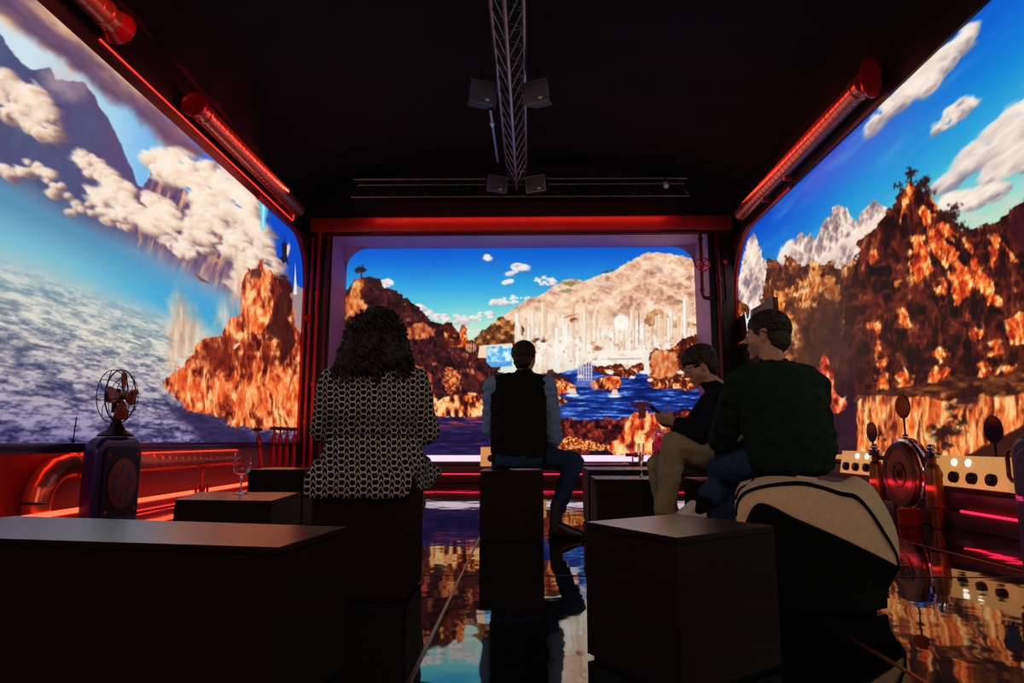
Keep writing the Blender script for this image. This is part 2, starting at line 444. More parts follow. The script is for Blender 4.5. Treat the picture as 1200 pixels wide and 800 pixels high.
def paint_right(c):
    U, V, X, Y = c.U, c.V, c.X, c.Y
    t = np.clip((4.0 - V) / 2.0 + (fbm(U * .7, V * 1.5, 3, 5) - .5) * .12 + ss(9.5, 5.5, U) * .12, 0, 1)
    c.C = c.ramp(t, [(0, (8, 66, 196)), (.22, (14, 100, 210)), (.45, (22, 140, 216)), (.68, (58, 178, 218)), (.88, (150, 215, 205)), (1, (196, 226, 196))])
    wisps = ss(.52, .8, fbm(U * .5 + V * .9, V * 3.2, 4, 9)) * .35
    c.mix(wisps, (120, 190, 215))
    WC = [(0, (128, 128, 150)), (.3, (176, 164, 166)), (.5, (222, 205, 195)), (.75, (250, 234, 220)), (1, (255, 246, 236))]
    w3 = lambda p: T(p, 800, 0, 1 / 3)
    cloud(c, w3([(645, 465), (665, 415), (700, 390), (725, 360), (820, 270), (900, 190), (960, 140), (1010, 95), (1020, 110), (985, 175), (925, 245), (895, 290), (860, 325), (825, 315), (790, 360), (730, 400), (690, 420), (660, 468)]), 5, 11, 21, 120, WC, ang=-.75, st=2.0)
    cloud(c, w3([(880, 470), (895, 440), (925, 395), (960, 370), (990, 340), (1018, 345), (1032, 355), (1020, 380), (985, 405), (950, 435), (900, 465)]), 3, 8, 23, 40, WC, ang=-.75)
    cloud(c, w3([(890, 680), (905, 645), (945, 605), (985, 550), (1045, 485), (1105, 425), (1145, 375), (1180, 380), (1300, 300), (1600, 110), (1600, 410), (1300, 530), (1200, 580), (1090, 635), (1065, 625), (1150, 540), (1080, 565), (1000, 595), (955, 640), (910, 675)]), 7, 15, 25, 240, WC, ang=-.62, st=2.6, soft=.7, base=-.02)
    cloud(c, w3([(910, 715), (935, 685), (960, 672), (1010, 692), (1060, 657), (1115, 648), (1130, 665), (1095, 695), (1010, 732), (930, 762)]), 4, 9, 27, 80, WC, ang=-.4, st=2.2)
    c.mix(c.poly(T([(930, 780), (1000, 740), (1100, 710), (1200, 640), (1500, 520), (1500, 700), (1200, 740), (1000, 800)], 800, 0, 1 / 3), 14, 6, .05, 29) * .55 * ss(.35, .6, fbm(X * .02, Y * .09, 4, 30)), (214, 212, 205))
    # pale far mountains
    PM = [(0, (120, 104, 116)), (.35, (172, 148, 146)), (.55, (222, 194, 182)), (.8, (250, 230, 214)), (1, (255, 240, 226))]
    far1 = T([(20, 700), (20, 480), (35, 380), (55, 310), (75, 275), (85, 265), (100, 290), (115, 335), (122, 370), (140, 380), (138, 480), (110, 590), (60, 640)], 860, 200, .275)
    far2 = T([(190, 420), (210, 340), (240, 292), (255, 300), (275, 265), (295, 262), (315, 290), (325, 262), (345, 300), (365, 245), (395, 200), (412, 195), (420, 155), (450, 146), (480, 155), (500, 195), (520, 220), (540, 180), (575, 150), (595, 124), (620, 138), (660, 165), (720, 220), (720, 460), (400, 460)], 860, 200, .275)
    ridge = ridged(X * .07 + Y * .03, Y * .035 - X * .02, 5, 31, .62) * .75 + .12 + (fbm(X * .3, Y * .12, 3, 30) - .5) * .5
    for p, sd in ((far1, 32), (far2, 33)):
        c.mix(c.poly(p, 1.2, 1.5, .15, sd), c.ramp(np.clip((ridge - .5) * 1.7 + .58, 0, 1), PM))
    cloud(c, T([(370, 385), (420, 335), (480, 288), (530, 250), (600, 210), (660, 190), (690, 215), (560, 285), (500, 335), (440, 365), (385, 395)], 860, 200, .275), 3, 8, 35, 60, [(0, (205, 172, 160)), (.5, (240, 214, 196)), (1, (255, 242, 228))], ang=-.6, dens=.55)
    cloud(c, T([(190, 380), (218, 315), (240, 298), (250, 330), (230, 380)], 860, 200, .275), 2.5, 6, 36, 24, [(0, (225, 200, 190)), (1, (255, 246, 236))], ang=-1.1, dens=.6)
    # brown middle range
    mid = T([(0, 640), (20, 545), (45, 570), (75, 600), (105, 590), (125, 500), (138, 375), (160, 382), (185, 378), (205, 400), (230, 352), (262, 385), (295, 412), (320, 390), (350, 380), (375, 400), (405, 390), (440, 420), (465, 425), (480, 400), (520, 380), (560, 420), (560, 1300), (0, 1300)], 860, 200, .275)
    r = fbm(X * .15, Y * .055, 5, 37, .6)
    hi = c.ell(920, 372, 12, 34, -.35, .9) * .32 + c.ell(966, 335, 26, 18, .3, .9) * .30 + c.ell(980, 345, 10, 22, -.3, .9) * .2 + c.ell(928, 400, 8, 40, 0, .9) * .1 - c.ell(950, 410, 40, 60, .0, .9) * .14
    twotone(c, c.poly(mid, 1.5, 3, .16, 38), .30 + hi * 1.5, 37, (.09, .075), [(0, (34, 14, 12)), (.4, (84, 38, 22)), (.7, (132, 64, 32)), (1, (176, 96, 46))], [(0, (180, 76, 32)), (.4, (232, 126, 54)), (.75, (254, 174, 94)), (1, (255, 214, 150))], .2, 1.3)
    # big dark crag
    crag = T([(-80, 1000), (-40, 700), (5, 460), (30, 370), (60, 340), (95, 320), (130, 270), (165, 220), (200, 170), (230, 120), (245, 110), (265, 130), (290, 150), (330, 190), (360, 230), (400, 250), (430, 290), (470, 330), (490, 310), (530, 325), (570, 300), (620, 285), (660, 250), (700, 215), (730, 190), (1100, 60), (2200, -300), (2200, 1500), (-80, 1500)], 1000, 180, .275)
    r = fbm(X * .09, Y * .06, 6, 41, .62)
    L = np.zeros_like(X)
    A7 = ([(225, 130), (250, 140), (240, 200), (215, 300), (195, 310), (205, 230)], [(285, 215), (330, 245), (360, 330), (400, 380), (460, 430), (430, 470), (380, 480), (340, 430), (310, 340), (290, 280)], [(250, 360), (300, 340), (330, 430), (350, 500), (300, 530), (260, 550), (255, 450)], [(350, 570), (400, 530), (420, 560), (390, 600), (355, 610)],
          [(400, 500), (450, 450), (520, 540), (480, 620), (430, 650), (410, 570)], [(470, 350), (510, 420), (540, 480), (590, 540), (640, 640), (570, 650), (530, 570), (500, 480)], [(580, 340), (615, 330), (620, 420), (600, 500), (575, 430)], [(640, 380), (690, 420), (700, 470), (660, 440)], [(190, 660), (220, 650), (250, 730), (210, 740)], [(640, 720), (760, 660), (900, 640), (900, 800), (660, 810)],
          [(330, 185), (375, 235), (345, 245)], [(232, 400), (248, 400), (250, 490), (235, 500)], [(70, 430), (90, 430), (85, 465), (72, 470)], [(170, 540), (205, 535), (200, 570), (175, 575)], [(340, 330), (420, 380), (440, 350), (380, 290)])
    A8 = ([(255, 80), (285, 75), (270, 150), (295, 200), (265, 240), (250, 200), (260, 130)], [(270, 250), (325, 240), (330, 380), (265, 385)], [(370, 0), (400, 0), (430, 80), (385, 80)], [(360, 330), (400, 260), (440, 300), (445, 370), (370, 375)], [(500, 330), (540, 270), (600, 280), (610, 325), (540, 355), (505, 350)], [(530, 200), (560, 190), (620, 210), (570, 260)],
          [(780, 160), (850, 155), (860, 230), (800, 240)], [(740, 260), (800, 230), (850, 280), (830, 360), (750, 320)], [(850, 280), (920, 270), (910, 310), (865, 345)], [(860, 80), (930, 40), (1060, 60), (1060, 170), (900, 150)], [(690, 110), (740, 80), (770, 120), (720, 160)], [(210, 70), (235, 70), (240, 100), (215, 100)])
    for P, (ox, oy, sc, wt) in [(a, (1000, 180, .275, .68)) for a in A7] + [(a, (960, 360, .25, .56)) for a in A8]:
        L = np.maximum(L, c.poly(T(P, ox, oy, sc), 7, 4, .12, int(P[0][0])) * wt)
    cm = c.poly(crag, 1.5, 3.5, .13, 43)
    twotone(c, cm, .10 + L * 1.05, 41, (.075, .06), None, [(0, (148, 36, 16)), (.32, (216, 68, 26)), (.58, (250, 118, 48)), (.8, (255, 184, 98)), (1, (255, 222, 150))], .26, .95)
    c.mix(c.poly(T([(640, 290), (700, 230), (727, 200), (900, 110), (900, 520), (727, 400), (680, 380)], 1000, 180, .275), 8, 4, .1, 44) * .8, (58, 18, 26))
    for (x, y, rx, ry) in ((440, 210, 90, 60), (480, 300, 30, 70), (690, 250, 40, 55), (60, 130, 60, 110), (200, 300, 50, 60), (330, 260, 14, 50)):
        c.mix(c.ell(960 + x * .25, 360 + y * .25, rx * .25, ry * .25, 0, .9, 6, .1, 45) * .75, (26, 10, 12))
    # brown haze at the foot of the left valley
    c.mix(c.ell(974, 410, 44, 100, .1, .9, 6, .04, 46) * .80, (70, 40, 36)); c.mix(c.ell(945, 430, 40, 60, .1, 1, 6, .04, 46) * .5, (66, 36, 30))
    c.mix(c.poly([(955, 470), (1005, 455), (1008, 540), (955, 540)], 14, 3, .1, 47) * .9, (42, 18, 38))
    # trees on the crest
    for (x, y, s) in ((245, 85, 24), (235, 110, 14), (195, 140, 16), (205, 155, 10), (300, 120, 30), (318, 165, 26), (285, 140, 20), (415, 240, 22), (440, 225, 16), (425, 275, 24), (455, 310, 20), (375, 255, 14), (480, 320, 18)):
        c.mix(c.ell(1000 + x * .275, 180 + y * .275, s * .3, s * .27, 0, .7, 5, .25, int(x)) , (44, 22, 18))
    c.mix(c.poly(T([(240, 140), (243, 90), (249, 90), (252, 140)], 1000, 180, .275), 1), (44, 20, 16))
    # small burning tower of rock
    tw = T([(0, 250), (20, 222), (40, 240), (62, 290), (75, 390), (100, 430), (128, 420), (125, 480), (60, 495), (20, 440), (-20, 380)], 960, 360, .25)
    c.mix(c.poly(tw, 1.5, 2, .15, 48), c.ramp(np.clip((fbm(X * .2, Y * .1, 4, 49) - .5) * 2 + .55, 0, 1), [(0, (100, 24, 18)), (.5, (230, 80, 50)), (.8, (255, 160, 100)), (1, (255, 200, 140))]))
    # cliff with plateau
    cl = T([(175, 440), (190, 420), (300, 405), (440, 420), (620, 440), (760, 400), (1000, 380), (2600, 300), (2600, 800), (175, 800)], 960, 360, .25)
    st = fbm(X * .16, Y * .028, 5, 51, .6)
    twotone(c, c.poly(cl, 2, 2, .12, 52), .72 - ss(505, 545, Y) * .12 + (st - .5) * .9, 51, (.10, .03), [(0, (70, 20, 14)), (.5, (150, 54, 28)), (1, (206, 90, 44))], [(0, (200, 72, 32)), (.35, (242, 120, 56)), (.7, (254, 166, 90)), (1, (255, 212, 146))], .2, .9)
    pl = T([(170, 440), (185, 400), (300, 385), (450, 372), (600, 335), (720, 320), (850, 330), (960, 250), (2600, 120), (2600, 330), (1100, 360), (960, 400), (860, 420), (700, 400), (560, 400), (430, 415), (300, 405), (200, 425)], 960, 360, .25)
    c.mix(c.poly(pl, 4, 3, .1, 53), c.ramp(fbm(X * .08, Y * .2, 4, 54), [(.3, (52, 22, 14)), (.6, (104, 52, 26)), (.8, (150, 84, 40))]))
    for (x, y, rx, ry) in ((690, 425, 75, 50), (640, 470, 40, 25), (740, 390, 30, 30), (560, 590, 50, 40), (620, 575, 55, 36), (660, 530, 40, 26), (600, 640, 40, 20), (290, 600, 16, 40), (230, 560, 8, 60), (880, 380, 40, 20)):
        c.mix(c.ell(960 + x * .25, 360 + y * .25, rx * .28, ry * .3, 0, .7, 7, .16, int(x + y)) * .92, (40, 14, 14))
    c.mix(c.poly(T([(680, 700), (820, 620), (960, 555), (1400, 420), (1400, 760), (680, 760)], 960, 360, .25), 3, 2, .1, 57), (54, 22, 16))


def paint_back(c):
    U, V, X, Y = c.U, c.V, c.X, c.Y
    c.C = c.ramp(np.clip((Y - 286) / 104 + (fbm(X * .02, Y * .05, 3, 3) - .5) * .06, 0, 1), [(0, (8, 84, 206)), (.2, (22, 112, 214)), (.45, (48, 160, 224)), (.7, (100, 205, 222)), (.88, (170, 228, 208)), (1, (205, 232, 214))])
    WC = [(0, (180, 166, 186)), (.3, (214, 196, 202)), (.55, (244, 232, 226)), (1, (255, 250, 246))]
    k4 = lambda p: T(p, 380, 240, .2)
    for i, (p, n) in enumerate(((k4([(935, 310), (950, 298), (965, 300), (974, 312), (960, 322), (942, 318)]), 12), (k4([(1048, 402), (1095, 380), (1120, 352), (1150, 348), (1180, 365), (1190, 376), (1150, 396), (1080, 408)]), 22), (k4([(1048, 448), (1070, 441), (1098, 448), (1088, 459), (1055, 462)]), 10), (T([(105, 400), (120, 385), (160, 372), (195, 370), (220, 385), (240, 402), (215, 414), (135, 416)], 600, 240, .225), 24), (k4([(965, 583), (985, 568), (1060, 545), (1120, 532), (1200, 540), (1270, 557), (1250, 574), (1100, 584)]), 40), (k4([(328, 455), (345, 440), (390, 440), (408, 465), (390, 484), (345, 480)]), 14), (k4([(530, 585), (560, 582), (620, 615), (660, 645), (720, 640), (780, 650), (880, 648), (920, 620), (980, 630), (1000, 655), (880, 682), (760, 690), (640, 670), (560, 625)]), 70))):
        cloud(c, p, 1.6, 4.0, 20 + i, n, WC, ang=0, st=1.5, lx=-.3, ly=-.95)
    c.mix(ss(372, 384, Y) * ss(402, 392, Y) * ss(.4, .65, fbm(X * .03, Y * .22, 3, 15)) * .6, (238, 226, 222))
    # big mountain
    mt = T([(-190, 740), (-130, 660), (-20, 560), (60, 500), (130, 480), (200, 435), (255, 400), (310, 382), (370, 400), (430, 375), (470, 358), (540, 340), (600, 300), (640, 275), (690, 252), (760, 246), (840, 258), (900, 270), (960, 285), (1100, 300), (1100, 760)], 600, 240, .225)
    r = ridged(X * .035 + Y * .045, Y * .05 - X * .025, 6, 31, .62) * .8 + .06 + (fbm(X * .25, Y * .25, 4, 30) - .5) * .5
    c.mix(c.poly(mt, 1.3, 1.2, .2, 32), c.ramp(np.clip((r - .5) * 1.2 + .68, 0, 1), [(0, (130, 84, 74)), (.3, (186, 132, 110)), (.55, (232, 184, 152)), (.8, (250, 216, 186)), (1, (255, 232, 208))]))
    c.mix(c.ell(596 + 72, 332, 12, 4, 0, .6, 2, .2, 33) * .75, (96, 112, 62)); c.mix(c.ell(664, 341, 10, 2.5, 0, .6, 2, .2, 34) * .6, (96, 112, 62)); c.mix(c.ell(713, 318, 10, 1.6, -.25, .6, 1, .2, 35) * .7, (70, 84, 60)); c.mix(c.ell(797, 353, 5, 2, .2, .6) * .6, (96, 112, 70))
    c.mix(c.ell(705, 331, 20, 6, .1, .9, 3, .1, 36) * .7, (248, 222, 200))
    c.mix(c.ell(772, 315, 10, 5, .6, .8, 2, .1, 38) * .5, (150, 100, 92))
    # sunlit mist behind the city
    c.mix(ss(352, 392, Y) * ss(560, 630, X) * .8 * (.6 + .5 * fbm(X * .04, Y * .06, 4, 37)), (255, 236, 208))
    c.mix(c.ell(640, 372, 34, 14, 0, 1, 4, .1, 39) * .6, (255, 238, 214))
    # middle hill left of the city
    c.mix(c.poly(T([(-40, 200), (340, 170), (370, 130), (420, 90), (455, 70), (478, 45), (510, 65), (560, 80), (600, 110), (640, 150), (720, 150), (720, 240), (340, 260)], 480, 360, .225), 1, 1.6, .25, 41), c.ramp(fbm(X * .18, Y * .18, 4, 42), [(.3, (70, 38, 24)), (.5, (136, 80, 42)), (.65, (206, 134, 70)), (.8, (240, 180, 110))]))
    # hill on the far right behind the towers
    c.mix(c.poly([(752, 400), (755, 372), (765, 362), (775, 364), (790, 376), (830, 380), (830, 420), (752, 420)], 1.5, 2, .2, 43) * .75, c.ramp(fbm(X * .2, Y * .2, 4, 44), [(.3, (120, 70, 40)), (.6, (206, 140, 84)), (.8, (248, 206, 150))]))
    # the white city
    rnd = random.Random(5)
    cream = [(255, 246, 232), (255, 236, 212), (250, 222, 190), (242, 204, 168), (255, 252, 246)]
    def tower(x, top, bot, wd, col, taper=0.0):
        x0, x1 = x - wd / 2, x + wd / 2
        m = ss(-.5, .5, X - x0) * ss(-.5, .5, x1 - X) * ss(-.5, .5, Y - top) * ss(.5, -.5, Y - bot)
        k = ss(.45, .75, (X - x0) / max(wd, .1))[:, None] * (.5 if wd > 2 else .25)
        lines = (1 - .03 * (np.floor(Y * .7 + x) % 2))[:, None]
        sh = np.asarray(col, np.float32)[None] * (1 - k) + np.asarray((206, 152, 116), np.float32)[None] * k
        c.mix(m, sh * lines)
    for layer in range(3):
        n = (54, 64, 56)[layer]
        for i in range(n):
            x = 604 + (i + rnd.random()) / n * 210
            hgt = (40, 32, 22)[layer] * (.35 + rnd.random() ** 1.6 * .95) * (1 if x < 752 else .62)
            base = (404, 418, 434)[layer] - (10 if x > 760 else 0)
            tower(x, base - hgt, base + 6, 2.4 + rnd.random() ** 1.3 * (4, 6, 8)[layer], [v * (1, .97, .93)[layer] for v in rnd.choice(cream)])
    for x, top, wd in ((671, 355, 5), (743, 353, 2.4), (748, 372, 3), (803, 350, 5), (685, 366, 3.5), (697, 370, 4), (616, 372, 3), (784, 372, 4), (664, 380, 7), (653, 384, 5)):
        tower(x, top, 420, wd, rnd.choice(cream))
    tower(748.5, 366, 405, 1.6, (170, 120, 96)); tower(743.6, 380, 410, 1.2, (196, 150, 120))
    c.mix(ss(370, 390, Y) * ss(440, 424, Y) * ss(600, 615, X) * ss(.40, .66, fbm(X * .11, Y * .14, 4, 40)) * .42, (255, 246, 230))
    c.mix(c.ell(690, 400, 70, 34, 0, 1) * .22, (255, 250, 240))
    c.mix(c.ell(655, 410, 34, 26, 0, 1) * .5, (255, 250, 240))
    c.mix(c.ell(728, 378, 10, 10, 0, .25), (255, 250, 240)); c.mix(c.ell(727, 376, 4, 4, 0, .5) * .35, (255, 226, 190))
    c.mix(c.ell(672, 375, 6, 2.6, -.2, .5, 1.5, .2, 45), (150, 84, 56)); c.mix(c.ell(668, 370, 9, 1.6, -.3, .5), (205, 140, 104))
    c.mix(c.poly([(688, 416), (700, 411), (752, 410), (756, 418), (754, 426), (700, 428), (690, 424)], 1), (255, 240, 222))
    c.mix(c.poly([(694, 420), (752, 419), (752, 421), (694, 422)], .8), (190, 190, 200))
    c.mix(c.ell(633, 398, 10, 4, 0, .6, 3, .2, 46), (110, 56, 34)); c.mix(c.ell(700, 408, 6, 4, 0, .6, 2, .3, 47), (170, 110, 80))
    c.mix(ss(375, 395, Y) * ss(436, 420, Y) * ss(600, 625, X) * ss(.62, .8, fbm(X * .25, Y * .25, 3, 48)) * .5, (200, 120, 76))
    c.mix(ss(375, 395, Y) * ss(440, 420, Y) * ss(600, 625, X) * ss(775, 730, X) * ss(.62, .75, fbm(X * .12, Y * .1, 3, 49)) * .7, (255, 252, 246))
    # blue bay
    wn = np.clip((fbm(X * .06, Y * .5, 4, 51, .6) - .5) * 2.2 + .5, 0, 1)
    bay = c.poly([(560, 520), (560, 470), (650, 438), (676, 432), (690, 425), (700, 432), (740, 436), (752, 430), (760, 440), (765, 455), (840, 455), (840, 540), (560, 540)], 1.5, 1.2, .15, 52)
    c.mix(bay, c.ramp(wn, [(0, (10, 22, 78)), (.5, (22, 50, 138)), (.8, (48, 92, 190)), (1, (120, 160, 225))]))
    # cliffs and islets round the bay
    def rocks(p, seed, br=.5, wp=2, sc=(.14, .12)):
        twotone(c, c.poly(p, 1.2, wp, .2, seed), br, seed + 1, sc, [(0, (40, 12, 12)), (.5, (96, 34, 22)), (1, (150, 60, 32))], None, .16, 1.3)
    k = lambda p: T(p, 640, 360, .225)
    rocks(k([(535, 240), (560, 215), (640, 225), (690, 180), (740, 150), (860, 130), (860, 430), (640, 430), (545, 415), (530, 370), (545, 330)]), 61, .42)
    c.mix(c.poly(k([(545, 250), (575, 225), (690, 240), (690, 330), (640, 370), (560, 370)]), 3, 2, .15, 63) * .8, c.ramp(fbm(X * .3, Y * .15, 4, 64), [(.3, (214, 96, 52)), (.55, (255, 168, 108)), (.8, (255, 210, 150))]))
    rocks(k([(250, 300), (300, 310), (380, 290), (420, 320), (500, 290), (510, 330), (440, 360), (380, 365), (300, 350), (240, 330)]), 65, .34)
    rocks(k([(225, 400), (260, 375), (310, 360), (388, 360), (392, 415), (340, 430), (250, 428)]), 67, .56, 1.4)
    rocks(T([(640, 400), (690, 340), (790, 370), (870, 410), (860, 430), (770, 460), (820, 490), (800, 510), (700, 510), (640, 480)], 480, 360, .225), 69, .5, 1.6)
    c.mix(c.poly(T([(690, 350), (740, 320), (830, 370), (860, 395), (760, 375)], 480, 360, .225), 2, 2, .2, 70) * .9, (60, 22, 20))
    c.mix(c.poly(k([(508, 225), (540, 225), (530, 340), (512, 340)]), 1, 1, .2, 71), (244, 232, 226)); c.mix(c.ell(755, 436, 7, 2.4, 0, .5), (250, 240, 236))
    for x, y, s in ((741, 442, 3), (762, 445, 3), (797, 436, 3.4), (715, 436, 4), (680, 441, 3), (668, 458, 3)):
        c.mix(c.ell(x, y, s * 1.4, s * .7, 0, .5, 1, .4, 72), (255, 236, 220))
    for x0 in range(678, 696, 3):
        tower(x0, 424 + (x0 % 5), 446, 1.6, (226, 206, 206))
    c.mix(ss(672, 678, X) * ss(700, 694, X) * ss(440, 446, Y) * ss(456, 448, Y) * .5, (150, 160, 220))
    # boats
    for x, y in ((720, 464), (671, 463)):
        c.mix(c.ell(x, y, 9, 2, 0, .4), (226, 232, 244)); c.mix(c.poly([(x - 4, y - 2), (x - 2, y - 8), (x + 3, y - 8), (x + 5, y - 2)], 1), (240, 206, 186))
    c.mix(c.ell(720, 452, 1.6, 3, 0, .5), (210, 96, 60))
    # big dark hill on the left with lit rock
    lh = k4([(60, 520), (105, 510), (150, 480), (180, 440), (205, 424), (240, 415), (290, 425), (330, 450), (350, 485), (400, 500), (450, 525), (480, 545), (520, 580), (560, 620), (620, 660), (650, 700), (740, 690), (800, 760), (900, 830), (1000, 900), (1050, 1000), (1130, 1100), (1240, 1250), (60, 1250)])
    r = fbm(X * .13, Y * .13, 5, 75, .6)
    twotone(c, c.poly(lh, 1.4, 3, .2, 76), .10 + c.ell(530, 440, 40, 40, 0, 1) * .22, 75, (.11, .11), [(0, (18, 8, 14)), (.4, (54, 22, 26)), (.7, (88, 36, 34)), (1, (120, 50, 42))], [(0, (150, 62, 40)), (.6, (226, 116, 66)), (1, (250, 160, 100))], .14, 1.25)
    c.mix(c.poly([(404, 352), (418, 326), (424, 326), (422, 350), (434, 362), (420, 368), (404, 372)], 4, 3, .2, 77) * .9, c.ramp(fbm(X * .25, Y * .15, 4, 78), [(.3, (196, 80, 32)), (.6, (250, 154, 80)), (.8, (255, 200, 130))]))
    c.mix(c.poly(k4([(470, 740), (530, 700), (590, 690), (650, 740), (640, 770), (560, 790), (480, 780)]), 3, 2, .2, 79) * .85, c.ramp(fbm(X * .25, Y * .15, 4, 80), [(.3, (150, 56, 34)), (.6, (246, 140, 80)), (.8, (255, 190, 130))]))
    for x, y, s in ((420, 317, 4.5), (426, 316, 4.5), (423, 314, 4), (433, 326, 5), (441, 330, 6), (452, 340, 5), (464, 348, 6), (474, 352, 6), (490, 366, 4), (502, 378, 4), (444, 338, 6)):
        c.mix(c.ell(x, y, s, s * .7, 0, .6, 2, .4, int(x)), (48, 30, 26))
    c.mix(c.poly([(422.6, 326), (423, 316), (424.2, 316), (424.6, 326)], .8), (52, 28, 22))
    # tower rocks and dome at the shore of the hill
    rocks(k4([(795, 780), (797, 720), (806, 700), (822, 698), (836, 730), (836, 790), (870, 830), (780, 840)]), 81, .60, 1)
    rocks(k4([(700, 760), (715, 690), (745, 692), (756, 720), (780, 740), (780, 830), (700, 830)]), 83, .42, 1.4)
    c.mix(c.ell(552, 407, 8, 6, 0, .3) * (np.abs(((X - 552) * .9) % 2.4 - 1.2) > .5), (206, 150, 120))
    c.mix(c.poly([(560, 419), (562, 405), (600, 402), (604, 420)], 1), (250, 214, 184))
    # blue lit billboard of glass towers
    bb = c.poly([(570, 406), (600, 405), (600, 429), (576, 430), (570, 424)], 1)
    c.mix(bb, c.ramp(fbm(X * .22, Y * .2, 3, 85), [(.3, (70, 170, 236)), (.5, (160, 216, 246)), (.7, (236, 248, 252))]))
    c.mix(c.poly([(570, 424), (600, 423), (600, 429), (576, 430)], 2) * .6, (30, 120, 220))
    # glowing shore and dark water below the hill
    c.mix(c.poly([(505, 452), (512, 470), (530, 462), (545, 460), (560, 462), (572, 474), (620, 484), (620, 489), (506, 488)], 2, 2.5, .15, 87), c.ramp(np.clip((fbm(X * .2, Y * .12, 4, 88) - .5) * 1.8 + .62, 0, 1), ROCK))
    c.mix(c.poly([(520, 452), (521, 432), (530, 430), (538, 442), (534, 456), (526, 462)], 3, 3, .25, 89) * .85, c.ramp(fbm(X * .4, Y * .4, 3, 90), [(.35, (130, 40, 24)), (.55, (244, 120, 60)), (.75, (255, 196, 110))]))
    c.mix(c.ell(490, 432, 8, 4, .3, .7, 3, .2, 91) * .8, (250, 130, 60)); c.mix(c.ell(503, 446, 3, 14, -.2, .8, 3, .2, 92) * .8, (236, 92, 60)); c.mix(c.ell(563, 440, 8, 5, .4, .8, 3, .2, 93) * .6, (200, 76, 46))
    c.mix(c.poly([(395, 488), (626, 489), (626, 545), (395, 545)], 1.5), c.ramp(np.clip((fbm(X * .05, Y * .35, 4, 94, .6) - .5) * 1.6 + .45 - ss(489, 505, Y) * .1, 0, 1), [(0, (22, 14, 50)), (.5, (34, 26, 76)), (.8, (62, 44, 104)), (1, (150, 60, 96))]))
    c.mix(ss(488, 490, Y) * ss(506, 494, Y) * ss(500, 510, X) * ss(600, 580, X) * ss(.5, .7, fbm(X * .06, Y * .5, 3, 95)) * .7, (206, 66, 66))
    # dark shrubs, glitter and flames at the lower right
    c.mix(c.poly([(600, 540), (640, 492), (655, 490), (690, 492), (720, 490), (742, 491), (760, 488), (800, 480), (840, 478), (840, 545), (600, 545)], 2, 3, .2, 96), c.ramp(np.clip((fbm(X * .2, Y * .2, 5, 97, .6) - .5) * 2 + .42, 0, 1), [(0, (24, 8, 14)), (.4, (70, 20, 22)), (.65, (136, 40, 32)), (1, (206, 80, 44))]))
    c.mix(c.poly(k([(60, 740), (70, 690), (120, 670), (200, 690), (280, 705), (320, 720), (310, 745)]), 2, 2, .25, 98), c.ramp(vn(X * .75, Y * .75, 99), [(.25, (110, 34, 16)), (.6, (226, 104, 44)), (.85, (255, 206, 120))]))
    fl = k([(320, 720), (370, 690), (400, 650), (420, 590), (440, 550), (520, 545), (570, 560), (600, 610), (660, 640), (700, 700), (860, 640), (860, 790), (330, 790)])
    c.mix(c.poly(fl, 1.5, 3, .2, 101), c.ramp(np.clip((fbm(X * .17, Y * .08, 5, 102, .6) - .5) * 2.1 + .55, 0, 1), [(0, (84, 16, 14)), (.3, (180, 44, 28)), (.5, (240, 96, 46)), (.7, (255, 160, 84)), (1, (255, 226, 160))]))
    c.mix(c.ell(739, 522, 7, 6, 0, .7, 3, .2, 103) * .9, (96, 16, 22)); c.mix(c.poly([(752, 508), (765, 502), (788, 504), (800, 516), (770, 516)], 3, 2, .2, 104) * .7, (140, 34, 28))
    c.mix(c.ell(750, 474, 15, 5, 0, .6, 4, .25, 105), (60, 18, 22)); c.mix(c.poly([(748, 490), (750, 474), (755, 474), (758, 490)], 1.5, 1, .3, 106), (70, 22, 20))
    c.mix(c.poly([(690, 542), (690, 529), (712, 527), (722, 534), (722, 542)], 1.5, 1, .2, 107) , (16, 14, 40))


